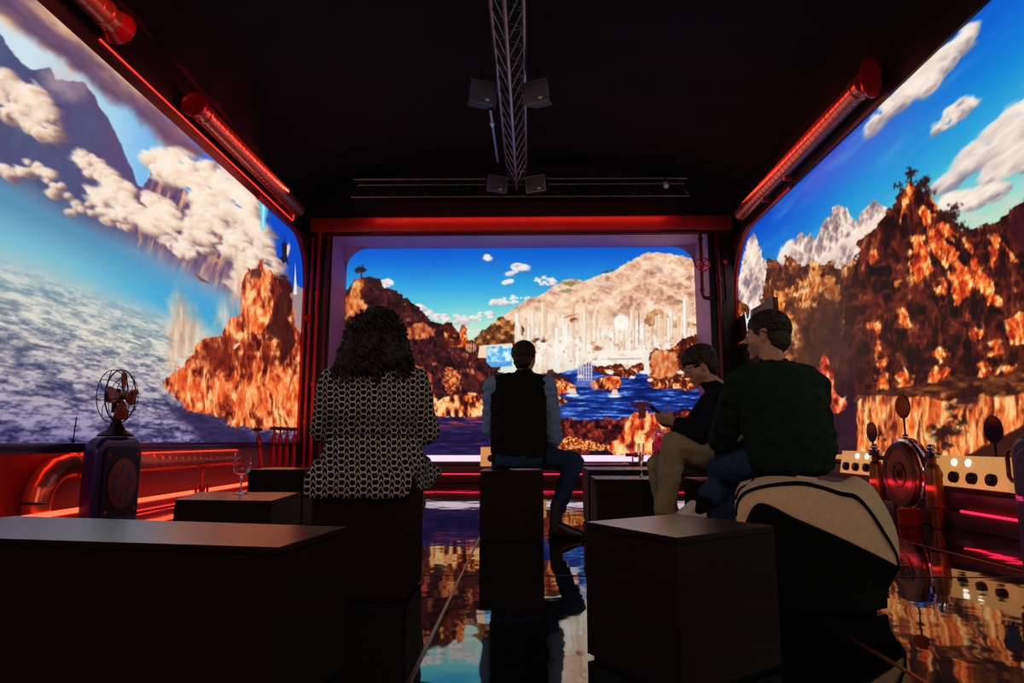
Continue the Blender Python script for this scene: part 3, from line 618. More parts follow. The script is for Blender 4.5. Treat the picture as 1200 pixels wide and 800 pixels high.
def led_screen(label, axis, const, u0, u1, v0, v1, step, painter, bright, rad, norm, shape):
    nu = int(round((u1 - u0) / step)); nv = int(round((v1 - v0) / step))
    us = np.linspace(u0, u1, nu + 1); vs = np.linspace(v0, v1, nv + 1)
    Ug, Vg = np.meshgrid(us, vs, indexing='ij'); U = Ug.ravel(); V = Vg.ravel()
    K = np.full_like(U, const)
    P = np.stack([K, U, V] if axis == 'x' else [U, K, V], 1)
    d = P - np.array([0, 0, EYE])
    dep = np.maximum(d @ np.array(FW), 0.35)
    X = (600 + F_PX * (d @ np.array(RT)) / dep).astype(np.float32); Y = (400 - F_PX * (d @ np.array(UP)) / dep).astype(np.float32)
    c = Canvas(U.astype(np.float32), V.astype(np.float32), X, Y)
    painter(c)
    s = np.clip(c.C / 255.0, 0, 1)
    lin = np.where(s <= 0.04045, s / 12.92, ((s + 0.055) / 1.055) ** 2.4)
    i = np.arange(nu)[:, None] * (nv + 1) + np.arange(nv)[None]
    q = np.stack([i, i + nv + 1, i + nv + 2, i + 1], -1).reshape(-1, 4)
    if norm < 0: q = q[:, ::-1]
    # rounded corners: leave out the pixels outside the outline
    cu = (U[q[:, 0]] + U[q[:, 2]]) / 2; cv = (V[q[:, 0]] + V[q[:, 2]]) / 2
    keep = np.ones(len(q), bool)
    for (eu, ev) in shape:
        uu = (u0 if eu < 0 else u1) - eu * rad; vv = (v0 if ev < 0 else v1) - ev * rad
        keep &= ~(((cu - uu) * eu > 0) & ((cv - vv) * ev > 0) & ((cu - uu) ** 2 + (cv - vv) ** 2 > rad * rad))
    q = q[keep]
    me = bpy.data.meshes.new('picture')
    me.vertices.add(len(P)); me.vertices.foreach_set('co', P.astype(np.float32).ravel())
    me.loops.add(len(q) * 4); me.loops.foreach_set('vertex_index', q.astype(np.int32).ravel())
    me.polygons.add(len(q)); me.polygons.foreach_set('loop_start', (np.arange(len(q)) * 4).astype(np.int32))
    me.update(calc_edges=True)
    ca = me.color_attributes.new('led', 'FLOAT_COLOR', 'POINT')
    ca.data.foreach_set('color', np.concatenate([lin, np.ones((len(lin), 1))], 1).astype(np.float32).ravel())
    m = bpy.data.materials.new('led_picture'); m.use_nodes = True
    nt = m.node_tree; b = nt.nodes['Principled BSDF']
    at_ = nt.nodes.new('ShaderNodeVertexColor'); at_.layer_name = 'led'
    b.inputs['Base Color'].default_value = (0.004, 0.004, 0.004, 1); b.inputs['Roughness'].default_value = 0.5
    b.inputs['Specular IOR Level'].default_value = 0.1
    nt.links.new(at_.outputs['Color'], b.inputs['Emission Color']); b.inputs['Emission Strength'].default_value = bright
    m.cycles.emission_sampling = 'NONE'
    me.materials.append(m)
    root = thing('led_screen', label, 'screen')
    o = bpy.data.objects.new('picture', me); COL.objects.link(o); o.parent = root
    return root


SCREEN_L = led_screen('long left LED screen showing blue sea, clouds and a burning orange island', 'x', -3.7, 1.2, 11.0, 0.63, 3.95, 0.0105, paint_left, 1.0, 0.75, 1, [(1, 1)])
SCREEN_R = led_screen('long right LED screen showing dark rocky crag lit orange under blue sky', 'x', 3.5, 1.2, 11.12, 0.5, 3.92, 0.0105, paint_right, 1.0, 1.0, -1, [(1, 1)])
SCREEN_B = led_screen('end wall LED screen showing a white city by a blue bay', 'y', 11.3, -3.06, 2.84, 0.415, 3.9, 0.0105, paint_back, 1.0, 0.36, -1, [(1, 1), (-1, 1)])
# ------------------------------------------------------------------- the room
M = {}
M['floor'] = mat('black_gloss_floor', (7, 7, 8), 0.035, 0, 0.5, 0.1, 3)
fb = M['floor'].node_tree.nodes['Principled BSDF']; fb.inputs['IOR'].default_value = 2.3
nt = M['floor'].node_tree
fn = nt.nodes.new('ShaderNodeTexNoise'); fn.inputs['Scale'].default_value = 2.6; fn.inputs['Detail'].default_value = 2.5
ftc = nt.nodes.new('ShaderNodeTexCoord'); nt.links.new(ftc.outputs['Object'], fn.inputs['Vector'])
fbp = nt.nodes.new('ShaderNodeBump'); fbp.inputs['Strength'].default_value = 0.5; fbp.inputs['Distance'].default_value = 0.006
nt.links.new(fn.outputs['Fac'], fbp.inputs['Height']); nt.links.new(fbp.outputs['Normal'], fb.inputs['Normal'])
M['black'] = mat('black_cloth', (34, 30, 34), 0.95, 0, 0.1, 0.2, 40, 0.3, 200)
M['wall'] = mat('dark_red_painted_steel', (84, 18, 22), 0.42, 0.15, 0.5, 0.2, 6, 0.1, 60)
M['wallred'] = mat('red_painted_steel', (170, 34, 26), 0.38, 0.1, 0.5, 0.12, 6)
M['beam'] = mat('dark_brown_beam', (32, 12, 12), 0.5, 0.1, 0.4, 0.2, 6)
M['lowred'] = mat('oxblood_painted_steel', (128, 22, 18), 0.4, 0.1, 0.4, 0.12, 6)
M['maroon'] = mat('maroon_painted_steel', (62, 20, 32), 0.4, 0.2, 0.5, 0.2, 5, 0.1, 60)
M['plum'] = mat('dark_plum_steel', (30, 9, 18), 0.45, 0.1, 0.4, 0.15, 5)
M['lilac'] = mat('lilac_enamel', (170, 132, 190), 0.5, 0.0, 0.5, 0.06, 8)
M['duct'] = mat('spun_steel_duct', (214, 112, 90), 0.28, 0.75, 0.5, 0.08, 12)
M['redpipe'] = mat('red_enamel_pipe', (190, 22, 34), 0.25, 0.3, 0.5, 0.1, 20)
M['darkpipe'] = mat('dark_bronze_pipe', (92, 30, 40), 0.3, 0.7, 0.5, 0.12, 20)
M['darkmetal'] = mat('dark_oiled_metal', (40, 22, 30), 0.32, 0.8, 0.5, 0.15, 20)
M['navy'] = mat('navy_enamel', (48, 16, 84), 0.28, 0.1, 0.5, 0.1, 8)
M['bronze'] = mat('worn_bronze', (140, 74, 38), 0.38, 0.8, 0.5, 0.25, 14)
M['bronzedark'] = mat('dark_bronze_ring', (84, 36, 20), 0.45, 0.5, 0.5, 0.2, 14)
M['chrome'] = mat('polished_chrome', (214, 204, 224), 0.1, 1, 0.5, 0.03, 10)
M['brass'] = mat('copper_blade', (176, 66, 44), 0.35, 0.5, 0.5, 0.1, 10)
M['truss'] = mat('brushed_aluminium_truss', (140, 134, 138), 0.34, 0.9, 0.5, 0.08, 20)
M['speaker'] = mat('black_speaker_case', (26, 24, 28), 0.55, 0, 0.4, 0.1, 30)
M['grille'] = mat('grey_speaker_grille', (92, 84, 90), 0.6, 0.2, 0.5, 0.15, 160, 0.4, 400)
M['white'] = mat('white_label', (225, 222, 215), 0.5)
M['cube'] = mat('black_oiled_wood', (30, 13, 10), 0.55, 0, 0.15, 0.25, 5, 0.06, 60, (1, 1, 6))
M['cubetop'] = mat('black_satin_wood_lit_top', (60, 38, 31), 0.24, 0, 0.7, 0.25, 5, 0.05, 60, (1, 1, 6))  # base paler than the sides: light falling on tops put into the colour
_t = M['cubetop'].node_tree.nodes['Principled BSDF']; _t.inputs['IOR'].default_value = 2.0
M['housing'] = mat('black_led_housing', (10, 9, 11), 0.6, 0.1, 0.3)
M['ledred'] = glow('red_led_strip', (255, 84, 52), 2.6)
M['ledpink'] = glow('pink_led_strip', (255, 30, 70), 2.2)
M['ledwhite'] = glow('white_led_sill', (250, 226, 246), 1.0)
M['ledthin'] = glow('thin_red_led', (255, 50, 36), 1.6)

XL, XR, YB = -3.78, 3.58, 11.42       # inner faces of the side walls and the end wall
Y0 = 0.6
def sbox(name, lo, hi, m, bev=0.0):
    return struct(MB().box(lo, hi, bev).build(name, m, smooth=bool(bev)))

sbox('floor', (-4.4, -1.5, -0.1), (4.2, 12.0, 0.0), M['floor'])
sbox('wall_left', (-3.98, Y0, 0.0), (XL, 12.0, 5.0), M['wall'])
sbox('wall_right', (XR, Y0, 0.0), (3.78, 12.0, 5.0), M['wall'])
sbox('wall_back', (XL, YB, 0.0), (XR, 11.62, 5.4), M['maroon'])

# ceiling of black cloth, high along the middle truss and sagging in swags
def ceil_pt(u, v):
    x = -4.0 + 7.8 * u; y = -0.5 + 12.1 * v
    e = abs(2 * u - 1)
    z = 5.42 - 0.86 * e ** 3.5
    z += 0.05 * math.sin(v * 40 + 3 * math.sin(u * 5)) * (0.4 + 0.6 * (1 - e)) + 0.03 * math.sin(v * 83 + u * 14)
    z -= 0.16 * abs(math.sin(v * PI * 4.0)) ** 2 * (1 - e) * 0.8
    return (x, y, z)
struct(MB().grid(ceil_pt, 60, 160).build('ceiling', M['black']))

# black valance hanging above the end screen
def val_pt(u, v):
    x = XL + (XR - XL) * u
    return (x, 11.16 + 0.025 * math.sin(u * 70) + 0.015 * math.sin(u * 143 + 1), 4.335 + 0.012 * math.sin(u * 30) + v * 0.75)
tag(MB().grid(val_pt, 160, 6).build('valance', M['black'], solid=0.004), 'black cloth valance hanging above the red beam over the end wall screen', 'curtain')

# screen housings (the black back boxes of the LED panels)
for scr, lo, hi in ((SCREEN_L, (-3.775, 1.2, 0.63), (-3.704, 11.0, 3.95)), (SCREEN_R, (3.504, 1.2, 0.5), (3.575, 11.12, 3.92)), (SCREEN_B, (-3.06, 11.304, 0.415), (2.84, 11.41, 3.9))):
    MB().box(lo, hi).build('housing', M['housing'], scr, smooth=False)


def outline(x, u0, u1, v0, v1, rad, far, near_only=False):
    """Path along the bottom, far end and top of a side screen with a rounded top corner."""
    p = [Vector((x, u1, v0))]
    for k in range(9):
        a = k / 8 * PI / 2
        p.append(Vector((x, u1 - rad + rad * math.cos(a), v1 - rad + rad * math.sin(a))))
    p.append(Vector((x, u0, v1)))
    return p


def fillet(name, side_x, thick, u1, v1, rad, m):
    """Corner panel that rounds off the far top corner of a side screen."""
    q = []
    for k in range(11):
        a = k / 10 * PI / 2
        q.append((side_x, u1 - rad + rad * math.cos(a), v1 - rad + rad * math.sin(a)))
    return MB().prism(q + [(side_x, u1 + 0.01, v1 + 0.01)], (thick, 0, 0)).build(name, m, smooth=False)

struct(fillet('trim_1', -3.70, 0.09, 11.0, 3.95, 0.75, M['wall']))
struct(fillet('trim_2', 3.50, -0.09, 11.12, 3.92, 1.0, M['wall']))
# end pillars beside the side screens
sbox('trim_3', (XL, 11.0, 0.0), (-3.60, YB, 4.75), M['beam'], 0.02)
sbox('trim_4', (3.40, 11.12, 0.0), (XR, YB, 4.75), M['maroon'], 0.02)
# beams above the side screens
sbox('trim_5', (XL, Y0, 3.95), (-3.73, 11.0, 4.62), M['beam'], 0.01)
sbox('trim_6', (3.47, Y0, 3.92), (XR, 11.12, 4.62), M['beam'], 0.01)
# sills under the side screens
sbox('trim_7', (XL, Y0, 0.575), (-3.62, 11.0, 0.63), M['navy'], 0.008)
sbox('trim_28', (-3.632, Y0, 0.553), (-3.62, 11.0, 0.575), M['navy'])
sbox('trim_8', (3.40, Y0, 0.40), (XR, 11.12, 0.50), M['maroon'], 0.02)
# plinths along the floor
sbox('trim_9', (XL, Y0, 0.0), (-3.56, 11.0, 0.085), M['wallred'], 0.01)
sbox('trim_10', (3.22, Y0, 0.0), (XR, 11.12, 0.12), M['maroon'], 0.01)
sbox('trim_29', (XL, Y0, 0.085), (-3.768, 11.0, 0.575), M['lowred'])
# bezel tubes along the far ends of the side screens
tag(MB().tube(outline(-3.665, 8.9, 11.0, 0.63, 3.95, 0.75, 1), 0.035, 10).build('bezel_pipe', M['redpipe']), 'dark red bezel pipe curving round the far corner of the left screen', 'pipe')
tag(MB().tube(outline(3.46, 8.6, 11.12, 0.5, 3.92, 1.0, 1), 0.03, 10).build('bezel_pipe', M['redpipe']), 'thin red bezel pipe curving round the far corner of the right screen', 'pipe')

# ---- portal around the end screen: splayed lilac reveal, red beam, pillars
YF = 10.98
xi0, xi1, zi0, zi1 = -3.06, 2.84, 0.415, 3.9          # screen opening
xo0, xo1, zo1 = -3.22, 2.99, 4.02                     # front edge of the reveal
def quad_panel(name, pts, m, t=0.02):
    b = MB(); p = [Vector(q) for q in pts]
    n = (p[1] - p[0]).cross(p[3] - p[0]).normalized()
    return struct(b.prism(p, n * t).build(name, m, smooth=False))
quad_panel('trim_11', [(xi0, 11.3, zi0), (xo0, YF, zi0), (xo0, YF, zo1), (xi0, 11.3, zi1)], M['lilac'])
quad_panel('trim_12', [(xi1, 11.3, zi1), (xo1, YF, zo1), (xo1, YF, zi0), (xi1, 11.3, zi0)], M['lilac'])
quad_panel('trim_13', [(xi0, 11.3, zi1), (xo0, YF, zo1), (xo1, YF, zo1), (xi1, 11.3, zi1)], M['lilac'])
for i, (sx, cx) in enumerate(((-1, xi0), (1, xi1))):
    q = []
    for k in range(11):
        a = k / 10 * PI / 2
        q.append((cx - sx * 0.36 + sx * 0.36 * math.cos(a), 11.295, zi1 - 0.36 + 0.36 * math.sin(a)))
    struct(MB().prism(q + [(cx + sx * 0.02, 11.295, zi1 + 0.02)], (0, -0.03, 0)).build('trim_%d' % (14 + i), M['lilac'], smooth=False))
sbox('trim_16', (-3.60, YF, 4.02), (3.40, 11.15, 4.09), M['maroon'], 0.008)
sbox('trim_17', (-3.60, YF - 0.05, 4.09), (3.40, 11.15, 4.335), M['wallred'], 0.02)
sbox('trim_18', (-3.60, YF, 0.0), (xo0, 11.3, 4.02), M['plum'], 0.02)
sbox('trim_19', (xo1, YF, 0.0), (3.40, 11.3, 4.02), M['plum'], 0.02)
sbox('trim_20', (xo0, 10.72, 0.0), (xo1, 11.3, 0.245), M['wall'], 0.015)       # low ledge
sbox('trim_21', (xo0, 11.0, 0.245), (xo1, 11.3, 0.315), M['maroon'], 0.01)
# white light sill under the end screen, red light lines on the ledge
o = MB().box((xo0, 11.2, 0.318), (xo1, 11.29, 0.412), 0.006).build('light_bar', M['ledwhite'])
tag(o, 'long white light bar under the end wall screen', 'light')
o = MB().box((xo0 + 0.02, 10.712, 0.13), (xo1 - 0.02, 10.724, 0.145)).build('light_bar', M['ledpink'], smooth=False)
tag(o, 'thin pink light bar low along the ledge below the end screen', 'light')
# floor seams: thin metal strips let into the floor
M['seam'] = mat('brass_floor_strip', (170, 104, 62), 0.25, 1.0)
for i, x in enumerate((-1.72, -0.32, 1.08, 2.48)):
    sbox('trim_%d' % (22 + i), (x - 0.006, 0.6, 0.0), (x + 0.006, 10.7, 0.003), M['seam'])
for i, y in enumerate((3.45, 6.6)):
    sbox('trim_%d' % (26 + i), (-3.5, y - 0.004, 0.0), (3.2, y + 0.004, 0.0025), M['darkmetal'])

# ---- light lines on the side walls
o = MB().box((-3.566, 3.0, 0.088), (-3.54, 10.9, 0.125), 0.004).build('light_bar', M['ledred']); tag(o, 'bright red light bar on the plinth along the left wall', 'light')
o = MB().box((-3.556, 3.0, 0.012), (-3.545, 10.9, 0.022)).build('light_bar', M['ledthin'], smooth=False); tag(o, 'hair thin red light line at the floor edge of the left wall', 'light')
o = MB().box((-3.70, 3.0, 0.566), (-3.64, 9.0, 0.574)).build('light_bar', M['ledred'], smooth=False); tag(o, 'red light bar tucked under the sill above the left steel duct', 'light')
o = MB().tube([(-3.718, 5.45, 4.12), (-3.718, 10.42, 4.12), (-3.718, 10.45, 4.15), (-3.718, 10.45, 4.36)], 0.009, 8).build('led_line', M['ledthin']); tag(o, 'thin red light line along the beam above the left screen', 'light')  # glowing line on the beam face, no rail there
o = MB().box((3.205, 4.2, 0.124), (3.224, 5.25, 0.140), 0.004).build('light_bar', M['ledpink']); tag(o, 'short pink light bar on the right plinth beside the rounded cabinet', 'light')

# ---- ribbed steel ducts
def ribbed(path_a, path_b, r, pitch, rib):
    a, b = Vector(path_a), Vector(path_b); L = (b - a).length; n = int(L / pitch); pr = []
    for i in range(n):
        h = i * pitch
        pr += [(r, h), (r, h + pitch * .86), (r - rib, h + pitch * .9), (r - rib, h + pitch * .97)]
    pr.append((r, L))
    return MB().lathe(pr, a, b - a, 28)

d1 = thing('ribbed_duct', 'long ribbed steel duct with a downward elbow below the left screen', 'duct', (-3.60, 7.0, 0.09))
DX, DZ = -3.668, 0.44
ribbed((DX, 5.45, DZ), (DX, 8.62, DZ), 0.10, 0.13, 0.006).build('pipe', M['duct'], d1)
el = MB(); ep = []
for k in range(5):
    a = k / 4 * PI / 2
    ep.append(Vector((DX, 5.45 - 0.30 * math.sin(a), DZ - 0.26 + 0.26 * math.cos(a))))
prev = None
for k in range(4):                                       # lobster-back elbow in four gores
    el.tube([ep[k], ep[k + 1]], [0.10, 0.096], 20)
    el.ell(ep[k], (0.101, 0.101, 0.101), None, 2)
el.tube([ep[4], (DX, 5.15, 0.09)], 0.098, 20).build('elbow', M['duct'], d1)
for y in (5.50, 5.62):
    MB().lathe([(0.10, 0), (0.112, 0.004), (0.112, 0.022), (0.10, 0.026)], (DX, y, DZ), (0, 1, 0), 28).build('collar', M['duct'], d1)
MB().lathe([(0.0, 0.10), (0.05, 0.085), (0.086, 0.05), (0.10, 0.0)], (DX, 8.62, DZ), (0, 1, 0), 28).build('end_cap', M['duct'], d1)

def top_duct(label, x, z, y0, y1, r, fl_y=None, fl_r=0.2, fsx=1.0):
    d = thing('ribbed_duct', label, 'duct', (x, (y0 + y1) / 2, z - r))
    ribbed((x, y0, z), (x, y1, z), r, 0.115, 0.006).build('pipe', M['duct'], d)
    if fl_y is not None:
        s = 1 if fl_y >= (y0 + y1) / 2 else -1
        MB().lathe([(r * .9, 0), (r * 1.05, 0.0), (fl_r * .86, s * 0.05), (fl_r, s * 0.09), (fl_r, s * 0.12), (fl_r * .9, s * 0.125), (r * .7, s * 0.10), (0.02, s * 0.10)], (x, fl_y, z), (0, 1, 0), 30, sx=fsx if fsx else 1).build('flange', M['redpipe'], d)
        MB().lathe([(r * 1.04, 0), (r * 1.10, -s * 0.01), (r * 1.10, -s * 0.05), (r * 1.04, -s * 0.06)], (x, fl_y - s * 0.08, z), (0, 1, 0), 30).build('collar', M['duct'], d)
    return d
top_duct('ribbed steel duct on the left beam nearest the camera', -3.60, 4.26, 3.2, 5.40, 0.11, 5.40, 0.15)
top_duct('ribbed steel duct on the left beam running to the far corner', -3.60, 4.26, 7.0, 10.3, 0.11, 7.0, 0.14)
top_duct('ribbed steel duct with flared flange on the beam above the right screen', 3.345, 4.13, 6.36, 10.25, 0.11, 6.36, 0.21, .5)
# two short brackets under the right duct
for y in (8.5, 9.3):
    tag(MB().box((3.33, y - .02, 3.97), (3.472, y + .02, 4.01), .006).build('duct_bracket', M['redpipe']), 'small red bracket under the right duct, %s the end wall' % ('nearer' if y > 9 else 'farther from'), 'bracket')

# ---- corner stand pipes at the far end of the left wall
for i, (x, y, r, ztop, lab) in enumerate(((-3.54, 10.93, 0.024, 4.0, 'slim red stand pipe with a round coupling beside the left screen'), (-3.43, 10.93, 0.032, 4.1, 'thicker red stand pipe beside the dark end wall pillar'))):
    t = thing('stand_pipe', lab, 'pipe', (x, y, 0))
    MB().tube([(x, y, 0.0), (x, y, ztop)], r, 14).build('pipe', M['redpipe'], t)
    for z in ((0.9, 2.2, 3.3) if i == 0 else (1.5, 3.0)):
        MB().lathe([(r, 0), (r * 1.45, 0.01), (r * 1.45, 0.07), (r, 0.08)], (x, y, z), (0, 0, 1), 16).build('coupling', M['redpipe'], t)
    if i == 0:
        MB().lathe([(0.02, -0.03), (0.055, -0.03), (0.062, 0), (0.055, 0.03), (0.02, 0.03)], (x - .01, y - 0.055, 2.62), (0, 1, 0), 24).build('junction_box', M['redpipe'], t)

# ---- pipe with handwheel on the right reveal
def handwheel(c, axis, R, r, spokes=5, m=None, parent=None, name='handwheel'):
    c = Vector(c); ax = Vector(axis).normalized(); h = Vector((0, 0, 1)) if abs(ax.z) < .9 else Vector((1, 0, 0))
    a = ax.cross(h).normalized(); b = ax.cross(a)
    w = MB(); N = 28
    ring = [c + (a * math.cos(2 * PI * k / N) + b * math.sin(2 * PI * k / N)) * R for k in range(N + 1)]
    w.tube(ring, r, 8, cap=False)
    for k in range(spokes):
        t = 2 * PI * k / spokes + .3
        w.tube([c, c + (a * math.cos(t) + b * math.sin(t)) * R], r * .8, 6)
    w.lathe([(r * 2.2, -r * 1.6), (r * 2.6, 0), (r * 2.2, r * 1.6)], c, ax, 14)
    return w.build(name, m, parent)

t = thing('valve_pipe', 'dark pipe with a red handwheel on the right edge of the end screen', 'pipe', (2.86, YF - 0.04, 2.9))
yp = YF - 0.05
MB().tube([(-2.6, yp, 4.055), (2.78, yp, 4.055), (2.84, yp, 4.035), (2.865, yp, 3.98), (2.865, yp, 3.0), (2.885, yp, 2.95), (2.94, yp, 2.935), (3.05, yp, 2.935)], 0.032, 12).build('pipe', M['darkpipe'], t)
MB().lathe([(0.032, 0), (0.05, .01), (0.05, .1), (0.032, .11)], (2.865, yp, 3.42), (0, 0, 1), 16).build('valve_body', M['redpipe'], t)
handwheel((2.865, yp - 0.09, 3.475), (0, 1, 0), 0.11, 0.012, 5, M['redpipe'], t)
MB().tube([(2.865, yp, 3.475), (2.865, yp - 0.09, 3.475)], 0.012, 8).build('stem', M['redpipe'], t)
for z in (3.05, 3.9):
    MB().lathe([(0.032, 0), (0.044, .005), (0.044, .05), (0.032, .055)], (2.865, yp, z), (0, 0, 1), 16).build('coupling', M['darkpipe'], t)
t = thing('wall_pipe', 'thin dark wall pipe with a small red knob on the far right pillar', 'pipe', (3.27, YF - 0.03, 3.0))
MB().tube([(3.24, YF - .02, 4.0), (3.26, YF - .02, 3.2), (3.26, YF - .02, 2.9), (3.2, YF - .02, 2.86)], 0.012, 8).build('pipe', M['darkpipe'], t)
MB().ell((3.25, YF - .04, 3.55), (.04, .03, .045)).build('knob', M['redpipe'], t)
# stand pipes in the angle of the end wall pillars
for x, lab in ((-3.30, 'dark red stand pipe on the left pillar of the end wall'), (3.14, 'dark red stand pipe on the right pillar of the end wall')):
    tag(MB().tube([(x, YF - 0.04, 0), (x, YF - 0.04, 4.02)], 0.04, 14).lathe([(.04, 0), (.052, .01), (.052, .06), (.04, .07)], (x, YF - .04, 1.2), (0, 0, 1), 14).lathe([(.04, 0), (.052, .01), (.052, .06), (.04, .07)], (x, YF - .04, 3.2), (0, 0, 1), 14).build('stand_pipe', M['darkpipe']), lab, 'pipe')

# ---- red bottle-necked valve pipes in front of the far end of the left screen
def valve_stand(label, x, y, ztop, lean=(0, 0), wheel=True):
    t = thing('valve_stand', label, 'valve', (x, y, 0), 'red valve pipes at the left wall')
    lx, ly = lean
    top = Vector((x + lx, y + ly, ztop)); base = Vector((x, y, 0.0)); dr = (top - base)
    MB().tube([base, base + dr * .82], 0.028, 12).build('pipe', M['redpipe'], t)
    MB().lathe([(.028, 0), (.040, .01), (.040, .035), (.028, .045)], base + dr * .80, dr, 14).build('collar', M['darkpipe'], t)
    MB().lathe([(.03, 0), (.034, .05), (.028, .10), (.014, .13), (.014, .17)], base + dr * .85, dr, 14).build('valve_body', M['redpipe'], t)
    c = base + dr * .85 + dr.normalized() * .20
    w = MB()
    for k in range(4):
        a = k * PI / 2 + .4
        w.ell(c + Vector((math.cos(a) * .035, math.sin(a) * .035, 0)), (.022, .022, .026), None, 2)
    w.ell(c, (.026, .026, .034), None, 2).build('knob', M['darkpipe'], t)
    return t
for (px, Yv, lab) in ((320.5, 9.20, 'red valve pipe with dark knob, first right of the leaning one'), (328, 9.42, 'red valve pipe with dark knob, second right of the leaning one'), (336, 9.66, 'red valve pipe with dark knob, third right of the leaning one'), (344.5, 9.90, 'dimmest red valve pipe with dark knob, nearest the corner stand pipes')):
    p = at(px, 520, y=Yv); valve_stand(lab, p.x, Yv, 0.72)
valve_stand('red valve pipe leaning to the left of the upright ones', at(311, 546, y=8.9).x, 8.9, 0.70, (-0.10, -0.02))

# small tap standing on the plinth of the left wall
tx, ty = -3.46, 7.35
t = thing('valve_stand', 'small red tap with flat handwheel on the floor before the left duct', 'valve', (tx, ty, 0.0))
MB().lathe([(.02, 0), (.02, .10), (.035, .12), (.035, .16), (.02, .2), (.026, .28), (.016, .33), (.016, .37)], (tx, ty, 0.0), (0, 0, 1), 14).build('body', M['redpipe'], t)
MB().tube([(tx, ty - .13, 0), (tx, ty - .13, .16), (tx, ty - .10, .19), (tx, ty, .16), (tx, ty + .10, .19), (tx, ty + .13, .16), (tx, ty + .13, 0)], .014, 8).build('cross_pipe', M['redpipe'], t)
handwheel((tx, ty, .385), (0, 0, 1), .06, .009, 4, M['redpipe'], t)
# thin black aerial on the left sill
t = thing('aerial_rod', 'thin black aerial rod standing on the sill left of the fan', 'aerial', (-3.63, 5.45, 0.63))
MB().tube([(-3.63, 5.45, .632), (-3.63, 5.45, .66)], .012, 10).build('base', M['darkmetal'], t)
MB().tube([(-3.63, 5.45, .65), (-3.62, 5.45, .84)], .005, 8).build('rod', M['darkmetal'], t)
# ------------------------------------------------------------ rounded cabinets
def rounded_slab(b, x0, x1, y0, y1, z0, z1, r, puff, nx):
    """Slab standing on the floor, facing +x or -x, with round top corners and a puffed rim."""
    def sec(ins, grow):
        p = []
        yy0, yy1, zz1 = y0 + ins, y1 - ins, z1 - ins; rr = max(r - ins, .01)
        p.append((yy1, z0)); 
        for k in range(9):
            a = k / 8 * PI / 2; p.append((yy1 - rr + rr * math.cos(a), zz1 - rr + rr * math.sin(a)))
        for k in range(9):
            a = PI / 2 + k / 8 * PI / 2; p.append((yy0 + rr + rr * math.cos(a), zz1 - rr + rr * math.sin(a)))
        p.append((yy0, z0))
        return p
    prof = [(0.0, 0.0)]
    depth = x1 - x0
    secs = []
    for k in range(9):
        a = k / 8 * PI / 2
        secs.append((x0 + puff * (1 - math.cos(a)) if False else x0 + puff * (1 - math.sin(a)), puff * (1 - math.cos(a)) * 0 + puff * (1 - math.sin(PI / 2 - a)) if False else 0))
    rings = []
    steps = [(x0, puff)] + [(x0 + puff * (1 - math.cos(k / 6 * PI / 2)), puff * (1 - math.sin(k / 6 * PI / 2))) for k in range(1, 7)] + [(x1 - puff * (1 - math.cos(k / 6 * PI / 2)), puff * (1 - math.sin(k / 6 * PI / 2))) for k in range(6, -1, -1)]
    for x, ins in steps:
        rings.append([b.bm.verts.new((x, y, z)) for y, z in sec(ins, 0)])
    n = len(rings[0])
    for i in range(len(rings) - 1):
        for k in range(n):
            b.bm.faces.new((rings[i][k], rings[i][(k + 1) % n], rings[i + 1][(k + 1) % n], rings[i + 1][k]))
    b.bm.faces.new(rings[0][::-1]); b.bm.faces.new(rings[-1])
    return b

t = thing('radio_cabinet', 'rounded dark violet cabinet with round perforated grille under the fan', 'cabinet', (-3.43, 5.68, 0))
rounded_slab(MB(), -3.50, -3.36, 5.36, 6.0, 0.0, 0.68, 0.13, 0.045, 1).build('case', M['navy'], t)
rounded_slab(MB(), -3.37, -3.345, 5.42, 5.94, 0.02, 0.60, 0.08, 0.008, 1).build('front_panel', mat('navy_front', (26, 10, 46), .45, .0, .15), t)
gr = MB().lathe([(0.001, 0), (.205, 0), (.205, .008), (.19, .014), (0.001, .014)], (-3.345, 5.68, 0.30), (1, 0, 0), 40, cap=False).build('grille', mat('rust_grille', (120, 40, 26), .5, .3, .5, .35, 220), t)
for k in range(6):
    a = k * PI / 3 + PI / 6
    MB().lathe([(.001, 0), (.034, 0), (.034, .004), (.001, .004)], (-3.331, 5.68 + .11 * math.cos(a), .30 + .11 * math.sin(a)), (1, 0, 0), 18, cap=False).build('port', M['navy'], gr)
for y, z in ((5.48, .53), (5.88, .53), (5.48, .08), (5.88, .08)):
    MB().ell((-3.345, y, z), (.010, .018, .018), None, 2).build('screw', M['redpipe'], t)

fanc = Vector((-3.43, 5.68, 1.02))
t = thing('desk_fan', 'antique fan with copper blades and wire cage on the violet cabinet', 'fan', (-3.43, 5.68, 0.68))
MB().lathe([(.135, 0), (.14, .012), (.12, .03), (.075, .055), (.04, .12), (.026, .18), (.024, .22)], (-3.43, 5.68, .682), (0, 0, 1), 28).build('base', M['darkmetal'], t)
MB().lathe([(.02, -.10), (.055, -.09), (.062, -.05), (.062, .0), (.03, .02)], fanc - Vector((.0, 0, 0)), (1, 0, 0), 24).tube([(-3.46, 5.68, .88), (-3.46, 5.68, 1.0)], .022, 10).build('motor', M['darkmetal'], t)
def fan_blade(a):
    def f(u, v):
        r = .035 + .165 * u; wd = .012 + .058 * math.sin(min(1, u * 1.08) * PI * .62) * (1 if u < .88 else (1 - ((u - .88) / .12) ** 2 * .55))
        s = (v - .5) * 2 * wd
        y = r; z = s; x = .035 + s * .25
        return fanc + Vector((x, y * math.cos(a) - z * math.sin(a), y * math.sin(a) + z * math.cos(a)))
    return MB().grid(f, 10, 6).build('blade', M['brass'], t, solid=.004)
for k in range(4):
    fan_blade(k * PI / 2)
